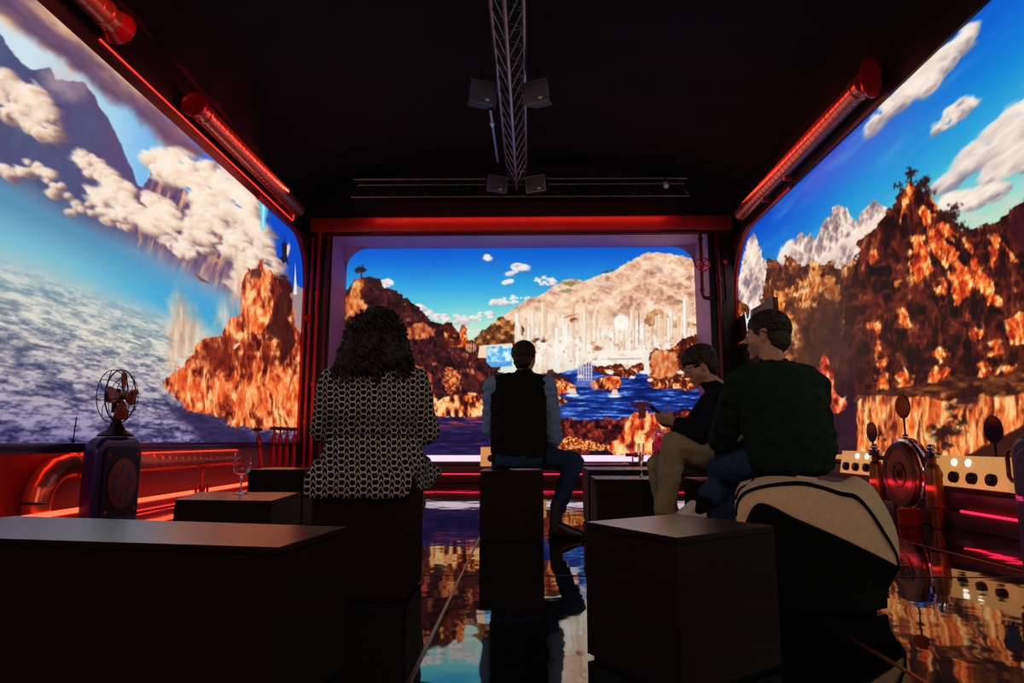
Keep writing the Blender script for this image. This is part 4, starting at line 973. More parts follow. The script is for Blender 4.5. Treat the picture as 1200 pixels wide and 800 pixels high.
MB().lathe([(.001, .075), (.025, .07), (.034, .04), (.034, .02)], fanc, (1, 0, 0), 18, cap=False).build('hub', M['bronze'], t)
cg = MB()
def circ(R, dx, N=36):
    return [fanc + Vector((dx, R * math.cos(2 * PI * k / N), R * math.sin(2 * PI * k / N))) for k in range(N + 1)]
cg.tube(circ(.22, .02), .006, 6, cap=False); cg.tube(circ(.22, -.05), .004, 6, cap=False); cg.tube(circ(.05, .085), .004, 6, cap=False); cg.tube(circ(.16, .075), .003, 6, cap=False)
for k in range(8):
    a = k * PI / 4 + .2
    d = Vector((0, math.cos(a), math.sin(a)))
    cg.tube([fanc + Vector((.085, 0, 0)) + d * .05, fanc + Vector((.075, 0, 0)) + d * .16, fanc + Vector((.055, 0, 0)) + d * .205, fanc + Vector((.02, 0, 0)) + d * .22, fanc + Vector((-.05, 0, 0)) + d * .22, fanc + Vector((-.09, 0, 0)) + d * .12, fanc + Vector((-.09, 0, 0)) + d * .05], .0035, 6)
cg.build('cage', M['darkmetal'], t)

t = thing('radio_cabinet', 'rounded violet cabinet with a side handle at the right edge', 'cabinet', (3.12, 4.0, 0))
rounded_slab(MB(), 3.02, 3.20, 3.5, 4.42, 0.0, 0.70, 0.16, 0.06, -1).build('case', M['navy'], t)
rounded_slab(MB(), 3.005, 3.03, 3.58, 4.34, 0.02, 0.60, 0.10, 0.008, -1).build('front_panel', M['navy'], t)
MB().tube([(3.11, 4.42, .59), (3.11, 4.52, .59), (3.11, 4.545, .565), (3.11, 4.545, .42), (3.11, 4.52, .395), (3.11, 4.42, .395)], .014, 10).build('handle', M['bronze'], t)

# ------------------------------------------------------- control boards with knobs
M['board'] = mat('glowing_cream_board', (226, 178, 112), .5)
bb_ = M['board'].node_tree.nodes['Principled BSDF']; bb_.inputs['Emission Color'].default_value = (*srgb((232, 170, 96)), 1); bb_.inputs['Emission Strength'].default_value = .55  # glow added to the board face, standing in for light on it
M['lampw'] = glow('white_round_lamp', (255, 246, 226), 2.2)
def control_board(label, face, nrm, width, hgt, knobs, lamps, ky):
    """Board with its lower near corner frame: origin face, along = width dir (world), leaning back slightly."""
    o, al = Vector(face), Vector(nrm).normalized()
    out = Vector((al.y, -al.x, 0))
    up = (Vector((0, 0, 1)) - out * .18).normalized(); n = al.cross(up); n = n if n.dot(out) > 0 else -n
    t = thing('control_board', label, 'control panel', o)
    b = MB(); c = [o, o + al * width, o + al * width + up * hgt, o + up * hgt]
    b.prism(c, -n * .05).build('board', M['board'], t, smooth=False)
    e = MB(); e.prism([o - up * .012 + n * .004, o + al * width - up * .012 + n * .004, o + al * width + n * .004, o + n * .004], -n * .06).build('edge_strip', M['bronzedark'], t, smooth=False)
    for u in knobs:
        kc = o + al * (width * u) + up * (hgt * ky)
        k = MB().lathe([(hgt * .185, 0), (hgt * .185, .03), (hgt * .15, .04), (.001, .045)], kc, n, 22, cap=False).build('knob', M['darkmetal'], t)
        MB().box(kc + n * .041 - up * .004 - al * (hgt * .12), kc + n * .041 + up * .004 + al * (hgt * .12) + n * .003).build('pointer', M['chrome'], k, smooth=False)
    for u in lamps:
        MB().lathe([(hgt * .11, 0), (hgt * .11, .01), (hgt * .06, .02), (.001, .022)], o + al * (width * u) + up * (hgt * .78), n, 20, cap=False).build('lamp', M['lampw'], t)
    return t
# faces the middle of the room (-x); along the wall towards the camera
control_board('cream control board with four knobs beside the right cabinet', (3.24, 5.68, 0.305), (0, -1, 0), 0.92, 0.235, (.15, .37, .60, .83), (.34, .52), .30)
control_board('cream control board with four knobs beyond the bronze wheel', (3.24, 7.25, 0.325), (0, -1, 0), 0.96, 0.225, (.16, .37, .59, .84), (.36, .56), .30)
p0 = at(563, 549, y=10.86); p1 = at(640, 549, y=10.86)
control_board('cream control board on the end ledge behind the seated vest man', (p0.x, 10.84, 0.252), (1, 0, 0), p1.x - p0.x, 0.30, (.16, .38, .6, .82), (.4, .6), .40)
# shelf rail that carries the side boards
o = MB().box((3.345, 4.30, 0.455), (3.399, 8.4, 0.50), .008).build('shelf_rail', M['board']); tag(o, 'cream rail running behind the control boards on the right wall', 'rail')
o = MB().box((3.335, 4.5, 0.20), (3.40, 8.2, 0.40), .02).box((3.25, 4.5, 0.122), (3.40, 8.2, 0.268), .015).build('console_base', M['maroon']); tag(o, 'maroon console base carrying the control boards along the right wall', 'console')

# ------------------------------------------------------------ bronze wheel machine
wc = Vector((3.15, 5.78, 0.375))
t = thing('wheel_machine', 'bronze wheel machine with concentric rings between the control boards', 'machine', (3.12, 5.78, 0.0))
nx = Vector((-1, 0, 0))
MB().lathe([(.001, .09), (.245, .09), (.262, .075), (.262, .0), (.001, .0)], wc, nx, 48, cap=False).build('wheel', M['bronze'], t)
MB().lathe([(.255, -.02), (.30, -.02), (.305, .02), (.29, .05), (.27, .055), (.262, .03)], wc, nx, 48, cap=False).build('rim', M['chrome'], t)
for r0, r1, mm in ((.075, .105, 'bronzedark'), (.028, .05, 'bronzedark')):
    MB().lathe([(r0, .09), (r0, .097), (r1, .097), (r1, .09)], wc, nx, 36, cap=False).build('ring', M[mm], t)
MB().lathe([(.20, .0905), (.20, .094), (.25, .094), (.25, .0905)], wc, nx, 48, cap=False).build('ring', M['bronzedark'], t)
MB().lathe([(.024, .09), (.02, .11), (.001, .115)], wc, nx, 16, cap=False).build('hub', M['bronzedark'], t)
MB().box((3.13, 5.50, 0.0), (3.215, 6.06, 0.20), .02).build('plinth', M['maroon'], t)
for dy in (-.47, .38):
    cx, cy = 3.07, 5.78 + dy
    c = MB().lathe([(.04, -.14), (.04, 0), (.062, .01), (.062, .10), (.054, .29), (.044, .32), (.03, .33), (.03, .38)], (cx, cy, .145), (0, 0, 1), 22).build('cylinder', M['bronze'], t)
    MB().lathe([(.05, 0), (.06, .01), (.06, .04), (.05, .05)], (cx, cy, .52), (0, 0, 1), 18).ell((cx, cy, .595), (.035, .035, .03), None, 2).build('valve_cap', M['chrome'], c)
    MB().tube([(cx, cy, .50), (3.13, 5.78 + dy * .55, .50)], .02, 10).build('link_pipe', M['darkpipe'], c)
pr = []
for i in range(10):
    pr += [(.075, i * .013), (.083, i * .013 + .004), (.083, i * .013 + .009), (.075, i * .013 + .012)]
tag(MB().lathe(pr, (2.97, 5.50, .002), (0, 0, 1), 24).build('ribbed_canister', M['redpipe']), 'short ribbed red canister on the floor below the bronze wheel', 'canister')

# ------------------------------------------------------------ oval mirrors on stalks
def stalk_mirror(label, base, head, ry, rz, glass):
    t = thing('stalk_mirror', label, 'mirror', base)
    b, h = Vector(base), Vector(head)
    MB().lathe([(.022, 0), (.022, .012), (.010, .02)], b, (0, 0, 1), 14).tube([b + Vector((0, 0, .01)), (b.x, b.y, h.z - rz - .05), h - Vector((0, 0, rz * .8))], [.007, .008, .010], 10).build('stalk', M['darkmetal'], t)
    hd = MB().lathe([(.001, .03), (.55, .026), (.85, .012), (1, 0), (1, -.006), (.93, -.01)], (0, 0, 0), (1, 0, 0), 32, cap=False)
    for v in hd.bm.verts:
        v.co = Vector((v.co.x, v.co.y * ry, v.co.z * rz))
    hd.bm.transform(Matrix.Translation(h) @ Euler((0, 0, .30), 'XYZ').to_matrix().to_4x4())
    ho = hd.build('shell', M['darkmetal'], t)
    g = MB().lathe([(.001, 0), (.93, 0), (.93, .004), (.001, .004)], (0, 0, 0), (-1, 0, 0), 32, cap=False)
    for v in g.bm.verts:
        v.co = Vector((v.co.x - .007, v.co.y * ry, v.co.z * rz))
    g.bm.transform(Matrix.Translation(h) @ Euler((0, 0, .30), 'XYZ').to_matrix().to_4x4())
    g.build('glass', glass, t)
    return t
M['mglass'] = mat('dark_mirror_glass', (84, 56, 60), .08, 1.0)
def place_mirror(label, pxs, pys, pxh, pyh, Yv, ry, rz):
    b = at(pxs, pys, y=Yv); h = at(pxh, pyh, y=Yv)
    stalk_mirror(label, (3.372, Yv, .502), (3.372, Yv, h.z), ry, rz, M['mglass'])
place_mirror('oval mirror on a stalk above the far control board', 1014, 532, 1014, 506, 3.372 * 800 / 397, .065, .098)
place_mirror('oval mirror on a stalk above the near control board', 1152, 540, 1152, 503, 3.372 * 800 / 535, .075, .10)
stalk_mirror('tallest oval mirror on a long stalk above the bronze wheel', (3.14, 5.78, .682), (3.14, 5.78, .93), .075, .10, M['mglass'])

# ------------------------------------------------------------ sign and panel on the right wall
t = thing('emblem_sign', 'dark red sign with a white two-horned emblem on the right wall', 'sign', (3.44, 10.2, 2.2))
MB().box((3.42, 9.35, 2.22), (3.494, 11.05, 2.62), .008).build('board', M['maroon'], t)
em = MB(); ex = 3.418
def epoly(pts, yc=10.42, zc=2.455, s=.0125):
    em.prism([(ex, yc - y * s, zc + z * s) for y, z in pts], (-.012, 0, 0))
epoly([(-10, 14), (-6, 6), (-1.6, 2), (-1.6, -14), (-4, -10), (-7, 4)])
epoly([(10, 14), (7, 4), (4, -10), (1.6, -14), (1.6, 2), (6, 6)])
epoly([(-3.6, 0), (-1.2, 4), (1.2, 4), (3.6, 0), (1.2, 1.6), (-1.2, 1.6)])
em.build('emblem', glow('white_lit_emblem', (236, 236, 246), .95), t, smooth=False)
t = thing('wall_panel', 'black panel below the emblem sign at the right wall', 'panel', (3.44, 10.3, .5))
MB().box((3.43, 9.6, .52), (3.494, 11.05, 2.17), .01).build('panel', M['housing'], t)
MB().box((3.424, 9.58, 2.155), (3.494, 11.06, 2.185), .004).build('top_rail', M['bronzedark'], t)

# ------------------------------------------------------------ pink gas bottle and small tap on the end ledge
M['magenta'] = mat('magenta_enamel', (190, 22, 92), .22, .2, .5, .1, 10)
gx = at(772, 540, y=10.92).x
t = thing('gas_bottle', 'magenta gas bottle with chrome valve on the ledge under the end screen', 'gas bottle', (gx, 10.88, .245))
MB().lathe([(.105, 0), (.112, .01), (.112, .34), (.10, .385), (.06, .415), (.03, .425), (.03, .45)], (gx, 10.86, .248), (0, 0, 1), 28).build('bottle', M['magenta'], t)
MB().lathe([(.112, 0), (.118, .004), (.118, .02), (.112, .024)], (gx, 10.86, .47), (0, 0, 1), 28).build('band', M['chrome'], t)
MB().lathe([(.022, 0), (.022, .05), (.034, .06), (.034, .10), (.014, .11), (.014, .16)], (gx, 10.86, .69), (0, 0, 1), 16).tube([(gx - .06, 10.86, .765), (gx + .085, 10.86, .765)], .026, 12).build('valve', M['chrome'], t)
MB().lathe([(.036, 0), (.042, .01), (.036, .02)], (gx, 10.86, .845), (0, 0, 1), 16).build('knob', M['chrome'], t)
ux = at(745, 540, y=10.86).x
t = thing('valve_stand', 'small magenta tap on the ledge left of the gas bottle', 'valve', (ux, 10.85, .245))
MB().tube([(ux - .05, 10.85, .248), (ux - .05, 10.85, .40)], .014, 10).tube([(ux + .05, 10.85, .248), (ux + .05, 10.85, .40)], .014, 10).build('leg', M['chrome'], t)
MB().tube([(ux - .16, 10.85, .43), (ux + .1, 10.85, .43)], .028, 12).ell((ux, 10.85, .43), (.05, .04, .045), None, 2).build('body', M['magenta'], t)
# pale pipe lying on the ledge
qa, qb = at(680, 541, y=10.82).x, at(737, 541, y=10.82).x
tag(MB().tube([(qa - .5, 10.80, .272), (qb, 10.80, .272)], .024, 12).lathe([(.024, 0), (.032, .005), (.032, .05), (.024, .055)], (qb - .1, 10.80, .272), (1, 0, 0), 12).build('ledge_pipe', M['chrome']), 'pale pipe lying along the ledge under the end screen', 'pipe')

# ------------------------------------------------------------ trusses and hanging speakers
def zig(b, A0, A1, B0, B1, n, r):
    A0, A1, B0, B1 = map(Vector, (A0, A1, B0, B1)); pts = []
    for i in range(n + 1):
        f = i / n
        pts.append(A0.lerp(A1, f) if i % 2 == 0 else B0.lerp(B1, f))
    b.tube(pts, r, 6)
    return b
def truss(label, base, L, U1, U2, n, r=.025):
    t = thing('truss', label, 'truss', base)
    for a, b in (L, U1, U2):
        MB().tube([a, b], r, 12).build('chord', M['truss'], t)
    for P, Q in ((L, U1), (L, U2), (U1, U2)):
        zig(MB(), P[0], P[1], Q[0], Q[1], n, .008).build('web_rod', M['truss'], t)
    return t
truss('long ceiling truss running down the middle of the room', (-.15, 7.2, 4.7), ((-.215, 3.6, 4.70), (-.145, 10.72, 4.70)), ((-.37, 3.6, 4.98), (-.30, 10.72, 4.98)), ((-.03, 3.6, 4.98), (.01, 10.72, 4.98)), 44)
truss('cross truss spanning the ceiling before the end wall', (-.1, 10.9, 4.68), ((-2.92, 10.90, 4.68), (2.72, 10.96, 4.68)), ((-2.86, 10.80, 4.95), (2.68, 10.86, 4.95)), ((-2.86, 11.06, 4.95), (2.68, 11.10, 4.95)), 36, .02)

def hung_speaker(label, c, w, h, d, yaw, tilt):
    t = thing('ceiling_speaker', label, 'speaker', c, 'speakers hung on the ceiling truss')
    R = Matrix.Translation(Vector(c)) @ Euler((tilt, 0, yaw), 'XYZ').to_matrix().to_4x4()
    def fin(b, name, m, par=t, smooth=True):
        b.bm.transform(R); return b.build(name, m, par, smooth)
    b = MB(); bm = b.bm
    f = [bm.verts.new((sx * w / 2, 0, sz * h / 2)) for sx, sz in ((-1, -1), (1, -1), (1, 1), (-1, 1))]
    k = [bm.verts.new((sx * w * .33, d, sz * h / 2)) for sx, sz in ((-1, -1), (1, -1), (1, 1), (-1, 1))]
    bm.faces.new(f); bm.faces.new(k[::-1])
    for i in range(4):
        bm.faces.new((f[i], f[(i + 1) % 4], k[(i + 1) % 4], k[i]))
    fin(b, 'case', M['speaker'], t, False)
    fin(MB().box((-w / 2 + .012, -.012, -h / 2 + .012), (w / 2 - .012, .0, h / 2 - .012), .006), 'grille', M['grille'])
    fr = MB()
    for lo, hi in (((-w / 2, -.014, -h / 2), (w / 2, .0, -h / 2 + .012)), ((-w / 2, -.014, h / 2 - .012), (w / 2, .0, h / 2)), ((-w / 2, -.014, -h / 2), (-w / 2 + .012, .0, h / 2)), ((w / 2 - .012, -.014, -h / 2), (w / 2, .0, h / 2))):
        fr.box(lo, hi)
    fin(fr, 'rim', M['truss'], t, False)
    fin(MB().box((w * .10, -.017, -h * .36), (w * .24, -.012, -h * .26)), 'badge', M['white'], t, False)
    fin(MB().tube([(0, d * .5, h / 2), (0, d * .5, h / 2 + .16)], .012, 8).box((-.05, d * .4, h / 2), (.05, d * .6, h / 2 + .012)), 'bracket', M['darkmetal'])
    return t
hung_speaker('hung loudspeaker left of the long truss, nearer the camera', (-.50, 7.55, 4.72), .33, .26, .24, .42, .25)
hung_speaker('hung loudspeaker right of the long truss, nearer the camera', (.12, 7.55, 4.72), .33, .26, .24, -.42, .25)
hung_speaker('hung loudspeaker left of the long truss, at the cross truss', (-.46, 10.52, 4.74), .34, .26, .24, .42, .25)
hung_speaker('hung loudspeaker right of the long truss, at the cross truss', (.16, 10.52, 4.74), .34, .26, .24, -.42, .25)
t = thing('spot_lamp', 'slim lamp tube clamped under the left side of the long truss', 'lamp', (-.36, 8.2, 4.6))
MB().tube([(-.44, 8.0, 4.74), (-.415, 9.6, 4.74)], .022, 12).build('tube', M['truss'], t)
MB().lathe([(.024, 0), (.04, .01), (.04, .06), (.024, .07)], (-.435, 8.35, 4.74), (0, 1, 0), 14).tube([(-.43, 8.38, 4.76), (-.40, 8.38, 4.98)], .012, 8).build('clamp', M['chrome'], t)
t = thing('spot_lamp', 'tiny lamp clamped at the right end of the cross truss', 'lamp', (2.3, 10.78, 4.8))
MB().tube([(2.3, 10.78, 4.86), (2.3, 10.78, 4.95)], .012, 8).build('clamp', M['darkmetal'], t)
MB().lathe([(.02, 0), (.04, .02), (.045, .10), (.04, .11)], (2.3, 10.80, 4.85), (0, -.6, -.8), 16).build('head', M['white'], t)
# ------------------------------------------------------------ stools and low tables (black wooden cubes)
def cube(name, label, cat, corners, h, group=None):
    """corners: four floor points (counter-clockwise from above)."""
    pts = [Vector((p[0], p[1], 0)) for p in corners]
    c = sum(pts, Vector()) / 4
    t = thing(name, label, cat, (c.x, c.y, 0), group)
    sh = lambda d: [p + (c - p).normalized() * d for p in pts]
    b = MB(); b.prism([p + Vector((0, 0, .012)) for p in pts], (0, 0, h - .012 - .020))
    b.build('body', M['cube'], t, smooth=False)
    tb = MB(); tb.prism([p + Vector((0, 0, h - .019)) for p in pts], (0, 0, .019))
    es = list(tb.bm.edges); bmesh.ops.bevel(tb.bm, geom=es, offset=.003, segments=2, affect='EDGES')
    to = tb.build('top', M['cubetop'], t, smooth=False)
    to.data.materials.append(M['cube'])
    for f in to.data.polygons:
        if f.normal.z < .5: f.material_index = 1
    MB().prism([p for p in sh(.02)], (0, 0, .013)).build('plinth', M['housing'], t, smooth=False)
    return t
def rect(x0, x1, y0, y1):
    return [(x0, y0), (x1, y0), (x1, y1), (x0, y1)]
G = 'black wooden cube seats and tables'
cube('cube_table', 'big black cube table filling the lower left foreground', 'table', [(-1.80, 1.86), (-.585, 1.655), (-.525, 2.05), (-1.72, 2.32)], .40, G)
cube('cube_table', 'black cube table at lower right with a corner towards the camera', 'table', [(.389, 1.836), (.734, 2.10), (.520, 2.43), (.183, 2.19)], .40, G)
cube('cube_table', 'low black cube carrying the wine glass', 'table', [(-1.505, 2.955), (-1.07, 2.91), (-1.10, 3.38), (-1.62, 3.40)], .40, G)
cube('cube_stool', 'empty black cube stool beyond the wine glass cube', 'stool', rect(-1.94, -1.545, 4.8, 5.2), .45, G)
cube('cube_stool', 'black cube stool under the woman in the patterned dress', 'stool', rect(-.895, -.492, 2.90, 3.30), .45, G)
cube('cube_stool', 'black cube stool under the man in the dark vest', 'stool', rect(-.312, .112, 4.63, 5.05), .448, G)
cube('cube_table', 'small black cube carrying the champagne flute', 'table', rect(.455, .90, 4.55, 5.0), .40, G)
cube('cube_table', 'wider black cube just behind the champagne flute cube', 'table', rect(.47, 1.12, 5.3, 5.85), .43, G)
cube('cube_stool', 'black cube stool under the man looking at his phone', 'stool', rect(.95, 1.36, 3.82, 4.23), .43, G)
cube('cube_stool', 'black cube stool under the draped coat and the man in green', 'stool', rect(.96, 1.38, 2.845, 3.26), .425, G)

# ------------------------------------------------------------ glasses
def glass_mat(name):
    m = bpy.data.materials.new(name); m.use_nodes = True
    b = m.node_tree.nodes['Principled BSDF']
    b.inputs['Base Color'].default_value = (1, 1, 1, 1); b.inputs['Roughness'].default_value = 0.0
    b.inputs['Transmission Weight'].default_value = 1.0; b.inputs['IOR'].default_value = 1.45
    return m
M['glass'] = glass_mat('clear_glass')
M['wine'] = glass_mat('pale_sparkling_wine'); M['wine'].node_tree.nodes['Principled BSDF'].inputs['Base Color'].default_value = (.95, .72, .40, 1); M['wine'].node_tree.nodes['Principled BSDF'].inputs['IOR'].default_value = 1.33
def stem_glass(name, label, base, prof_out, t_wall, stem_h, foot_r):
    t = thing(name, label, 'glass', base)
    b = Vector(base)
    MB().lathe([(foot_r, 0), (foot_r, .0025), (foot_r * .4, .006), (.006, .014), (.004, .03), (.004, stem_h - .012), (.007, stem_h)], b + Vector((0, 0, .001)), (0, 0, 1), 32).build('stem', M['glass'], t)
    inn = [(max(r - t_wall, .001), z + (t_wall if i == 0 else 0)) for i, (r, z) in enumerate(prof_out)][::-1]
    MB().lathe(prof_out + inn, b + Vector((0, 0, stem_h + .0015)), (0, 0, 1), 36, cap=False).build('bowl', M['glass'], t)
    return t
p = at(282, 578.5, z=.40)
stem_glass('wine_glass', 'empty clear wine glass on the low cube at left', (p.x, p.y, .40), [(.001, 0), (.02, .004), (.036, .018), (.0415, .032), (.040, .06), (.0375, .09), (.0362, .105)], .0012, .085, .036)
p = at(752, 558.8, z=.40)
fl = stem_glass('champagne_flute', 'champagne flute half full of sparkling wine on the small cube', (p.x, p.y, .40), [(.001, 0), (.008, .01), (.016, .04), (.022, .08), (.0245, .12), (.0235, .15)], .0012, .08, .034)
MB().lathe([(.001, .004), (.0065, .012), (.0145, .04), (.0195, .07), (.0195, .071), (.001, .071)], (p.x, p.y, .4815), (0, 0, 1), 28, cap=False).build('wine', M['wine'], fl)
# ------------------------------------------------------------------- people
from mathutils import noise as mnoise
_ico = {}
def ico(sub):
    if sub not in _ico:
        b = bmesh.new(); bmesh.ops.create_icosphere(b, subdivisions=sub, radius=1)
        _ico[sub] = [v.co.copy() for v in b.verts]; b.free()
    return _ico[sub]

class Blob:
    """Joins rounded hulls into one continuous skin."""
    def __init__(self):
        self.bm = bmesh.new()

    def hull(self, *balls, sub=2):
        vs = []
        for bl in balls:
            c, r = Vector(bl[0]), bl[1]
            R = bl[2] if len(bl) > 2 else None
            r = r if isinstance(r, (tuple, list)) else (r, r, r)
            for p in ico(sub):
                q = Vector((p.x * r[0], p.y * r[1], p.z * r[2]))
                vs.append(self.bm.verts.new((R @ q if R is not None else q) + c))
        res = bmesh.ops.convex_hull(self.bm, input=vs)
        bad = [g for g in set(res['geom_interior']) | set(res['geom_unused']) if isinstance(g, bmesh.types.BMVert)]
        bmesh.ops.delete(self.bm, geom=bad, context='VERTS')
        return self

    def chain(self, pts, rs, sub=2):
        for i in range(len(pts) - 1):
            self.hull((pts[i], rs[i]), (pts[i + 1], rs[i + 1]), sub=sub)
        return self

    def build(self, name, m, parent, voxel=.012, smooth=6, wrinkle=0.0, wfreq=9.0, wz=1.0, seed=0, mats=None):
        me = bpy.data.meshes.new('tmp'); self.bm.to_mesh(me); self.bm.free()
        o = bpy.data.objects.new('tmp', me); COL.objects.link(o)
        md = o.modifiers.new('r', 'REMESH'); md.mode = 'VOXEL'; md.voxel_size = voxel
        if smooth:
            sm = o.modifiers.new('s', 'SMOOTH'); sm.factor = .5; sm.iterations = smooth
        dg = bpy.context.evaluated_depsgraph_get()
        out = bpy.data.meshes.new_from_object(o.evaluated_get(dg))
        bpy.data.objects.remove(o); bpy.data.meshes.remove(me)
        if wrinkle:
            off = Vector((seed * 3.1, seed * 1.7, 0))
            ns = [v.normal.copy() for v in out.vertices]
            for v, n in zip(out.vertices, ns):
                p = Vector((v.co.x * wfreq, v.co.y * wfreq, v.co.z * wfreq * wz)) + off
                k = mnoise.noise(p) + .5 * mnoise.noise(p * 2.1)
                v.co += n * (wrinkle * (1 - 2 * abs(k) * 1.4))
        po = parent_origin(parent)
        out.transform(Matrix.Translation(-po))
        out.name = name; out.materials.clear(); out.materials.append(m)
        for p in out.polygons: p.use_smooth = True
        ob = bpy.data.objects.new(name, out); COL.objects.link(ob); ob.parent = parent
        return ob


def head_prims(b, H):
    """H maps head space (face +y, up z, origin at mid head) to the world."""
    def h(*balls):
        R = H.to_3x3()
        b.hull(*[(H @ Vector(c), r, R) for c, r in balls])
    h(((0, -.018, .032), (.073, .090, .080)), ((0, .02, .03), (.068, .066, .072)))
    h(((0, .045, .030), (.056, .036, .040)), ((.036, .045, -.022), (.030, .032, .032)), ((-.036, .045, -.022), (.030, .032, .032)), ((0, .055, -.078), (.026, .026, .022)), ((.046, .0, -.055), (.020, .024, .024)), ((-.046, .0, -.055), (.020, .024, .024)), ((0, -.02, 0), (.066, .05, .06)))
    h(((0, .080, .016), (.009, .010, .010)), ((0, .105, -.020), (.0115, .011, .010)))
    h(((.011, .094, -.024), (.008, .009, .007)), ((-.011, .094, -.024), (.008, .009, .007)))
    h(((0, .074, -.096), (.017, .014, .014)), ((0, .06, -.085), (.024, .02, .016)))
    h(((.016, .082, -.052), (.010, .009, .005)), ((-.016, .082, -.052), (.010, .009, .005)), ((0, .088, -.051), (.010, .008, .0055)))
    h(((.013, .080, -.064), (.010, .009, .006)), ((-.013, .080, -.064), (.010, .009, .006)), ((0, .085, -.064), (.010, .008, .006)))
    for s in (-1, 1):
        h(((s * .018, .080, .026), (.010, .009, .007)), ((s * .046, .066, .026), (.010, .010, .007)))
        h(((s * .076, -.008, .018), (.008, .018, .014)), ((s * .080, -.018, .020), (.007, .012, .012)), ((s * .074, -.004, -.026), (.007, .010, .010)))


def head_extras(H, person, eye_m):
    for s in (-1, 1):
        e = MB().ell((0, 0, 0), (.0125, .0125, .0125), None, 2)
        e.bm.transform(H @ Matrix.Translation((s * .031, .074, .008)))
        e.build('eye', eye_m, person)


def hand_prims(b, wrist, d, n, side, curl=(.35, .55, .45), size=1.0, tcurl=.5):
    """wrist point, finger direction d, palm faces n, side=+1 right / -1 left (thumb side)."""
    w = Vector(wrist); d = Vector(d).normalized(); n = Vector(n); n = (n - d * n.dot(d)).normalized()
    s = d.cross(n) * side                    # towards the thumb
    z = size
    kn = [w + d * (.088 - .004 * abs(i - 1)) * z + s * (.030 - .0205 * i) * z for i in range(4)]
    b.hull((w, .021 * z), (kn[0], .0115 * z), (kn[3], .0105 * z), (kn[1], .0115 * z), (w + d * .03 * z + s * .022 * z, .015 * z))
    L = (.070, .078, .072, .056)
    for i in range(4):
        p = kn[i]; a = 0; fr = (.46, .31, .23); rr = [.0092, .0082, .0074, .0062]
        spread = s * (.10 - .065 * i)
        for k in range(3):
            a += curl[k]
            dr = ((d + spread) * math.cos(a) + n * math.sin(a)).normalized()
            q = p + dr * L[i] * fr[k] * z
            b.hull((p, rr[k] * z), (q, rr[k + 1] * z), sub=1)
            p = q
    p = w + d * .022 * z + s * .026 * z
    dr = (d * .62 + s * .72 + n * .25).normalized()
    q = p + dr * .042 * z; b.hull((p, .014 * z), (q, .0105 * z))
    dr = (d * (.85) + s * .15 + n * tcurl).normalized()
    r_ = q + dr * .030 * z; b.hull((q, .0105 * z), (r_, .009 * z), sub=1)
    dr = (d * .8 - s * .1 + n * (tcurl + .35)).normalized()
    b.hull((r_, .009 * z), (r_ + dr * .024 * z, .0072 * z), sub=1)


def head_matrix(c, yaw, pitch=0.0, roll=0.0, s=1.0):
    return Matrix.Translation(Vector(c)) @ Euler((0, 0, yaw)).to_matrix().to_4x4() @ Euler((pitch, 0, 0)).to_matrix().to_4x4() @ Euler((0, roll, 0)).to_matrix().to_4x4() @ Matrix.Scale(s, 4)


def hair_cap(H, fringe=.02, back=-.09, grow=.011, side=-.01, top=.0):
    """Short hair prims in head space."""
    b = Blob()
    def h(*balls):
        R = H.to_3x3(); b.hull(*[(H @ Vector(c), r, R) for c, r in balls])
    g = grow
    h(((0, -.022, .040 + top), (.073 + g, .088 + g, .078 + g)), ((0, .016, .050 + top), (.064 + g, .060 + g, .062 + g)))
    h(((0, -.055, -.02), (.062 + g * .6, .050 + g * .6, .06)), ((0, -.05, back + .03), (.05, .035, .03)), ((0, -.03, .03), (.07 + g * .8, .07, .06)))
    return b


def strands(mb, H, n, r, ln, rnd, area, sweep=(0, .02, 0)):
    """Small locks lying on the hair so that its outline is not smooth. area(th, ph) -> keep."""
    R = H.to_3x3()
    for _ in range(n):
        while True:
            v = Vector((rnd.gauss(0, 1), rnd.gauss(0, 1), rnd.gauss(0, 1))).normalized()
            if area(v): break
        p = Vector((v.x * .083, -.016 + v.y * .097, .036 + v.z * .088))
        t = (Vector((rnd.gauss(0, .5), rnd.gauss(0, .5), rnd.gauss(0, .5))) + Vector(sweep) * 40 - v * 0)
        t = (t - v * t.dot(v)).normalized()
        pts = [p - t * ln * .5 - v * .006, p + v * .004, p + t * ln * .5 + v * .002, p + t * ln * .85 - v * .006]
        mb.tube([H @ q for q in pts], [r * .6, r, r * .8, r * .2], 5)


SKIN = mat('skin', (196, 140, 112), .5, 0, .4, .06, 40)
SKIN.node_tree.nodes['Principled BSDF'].inputs['Subsurface Weight'].default_value = .15
SKIN.node_tree.nodes['Principled BSDF'].inputs['Subsurface Radius'].default_value = (.01, .004, .002)
EYE_M = mat('eye_white', (220, 215, 208), .2)
HAIRB = mat('dark_brown_hair', (34, 20, 15), .5, 0, .4, .3, 90, .4, 260)
HAIRM = mat('brown_hair', (44, 28, 20), .5, 0, .4, .3, 90, .4, 260)
LEATHER = mat('dark_brown_leather', (38, 20, 15), .4)
DENIM = mat('dark_denim', (38, 56, 84), .85, 0, .2, .25, 60, .3, 500)
BLACKC = mat('black_fabric', (10, 10, 11), .9, 0, .1)


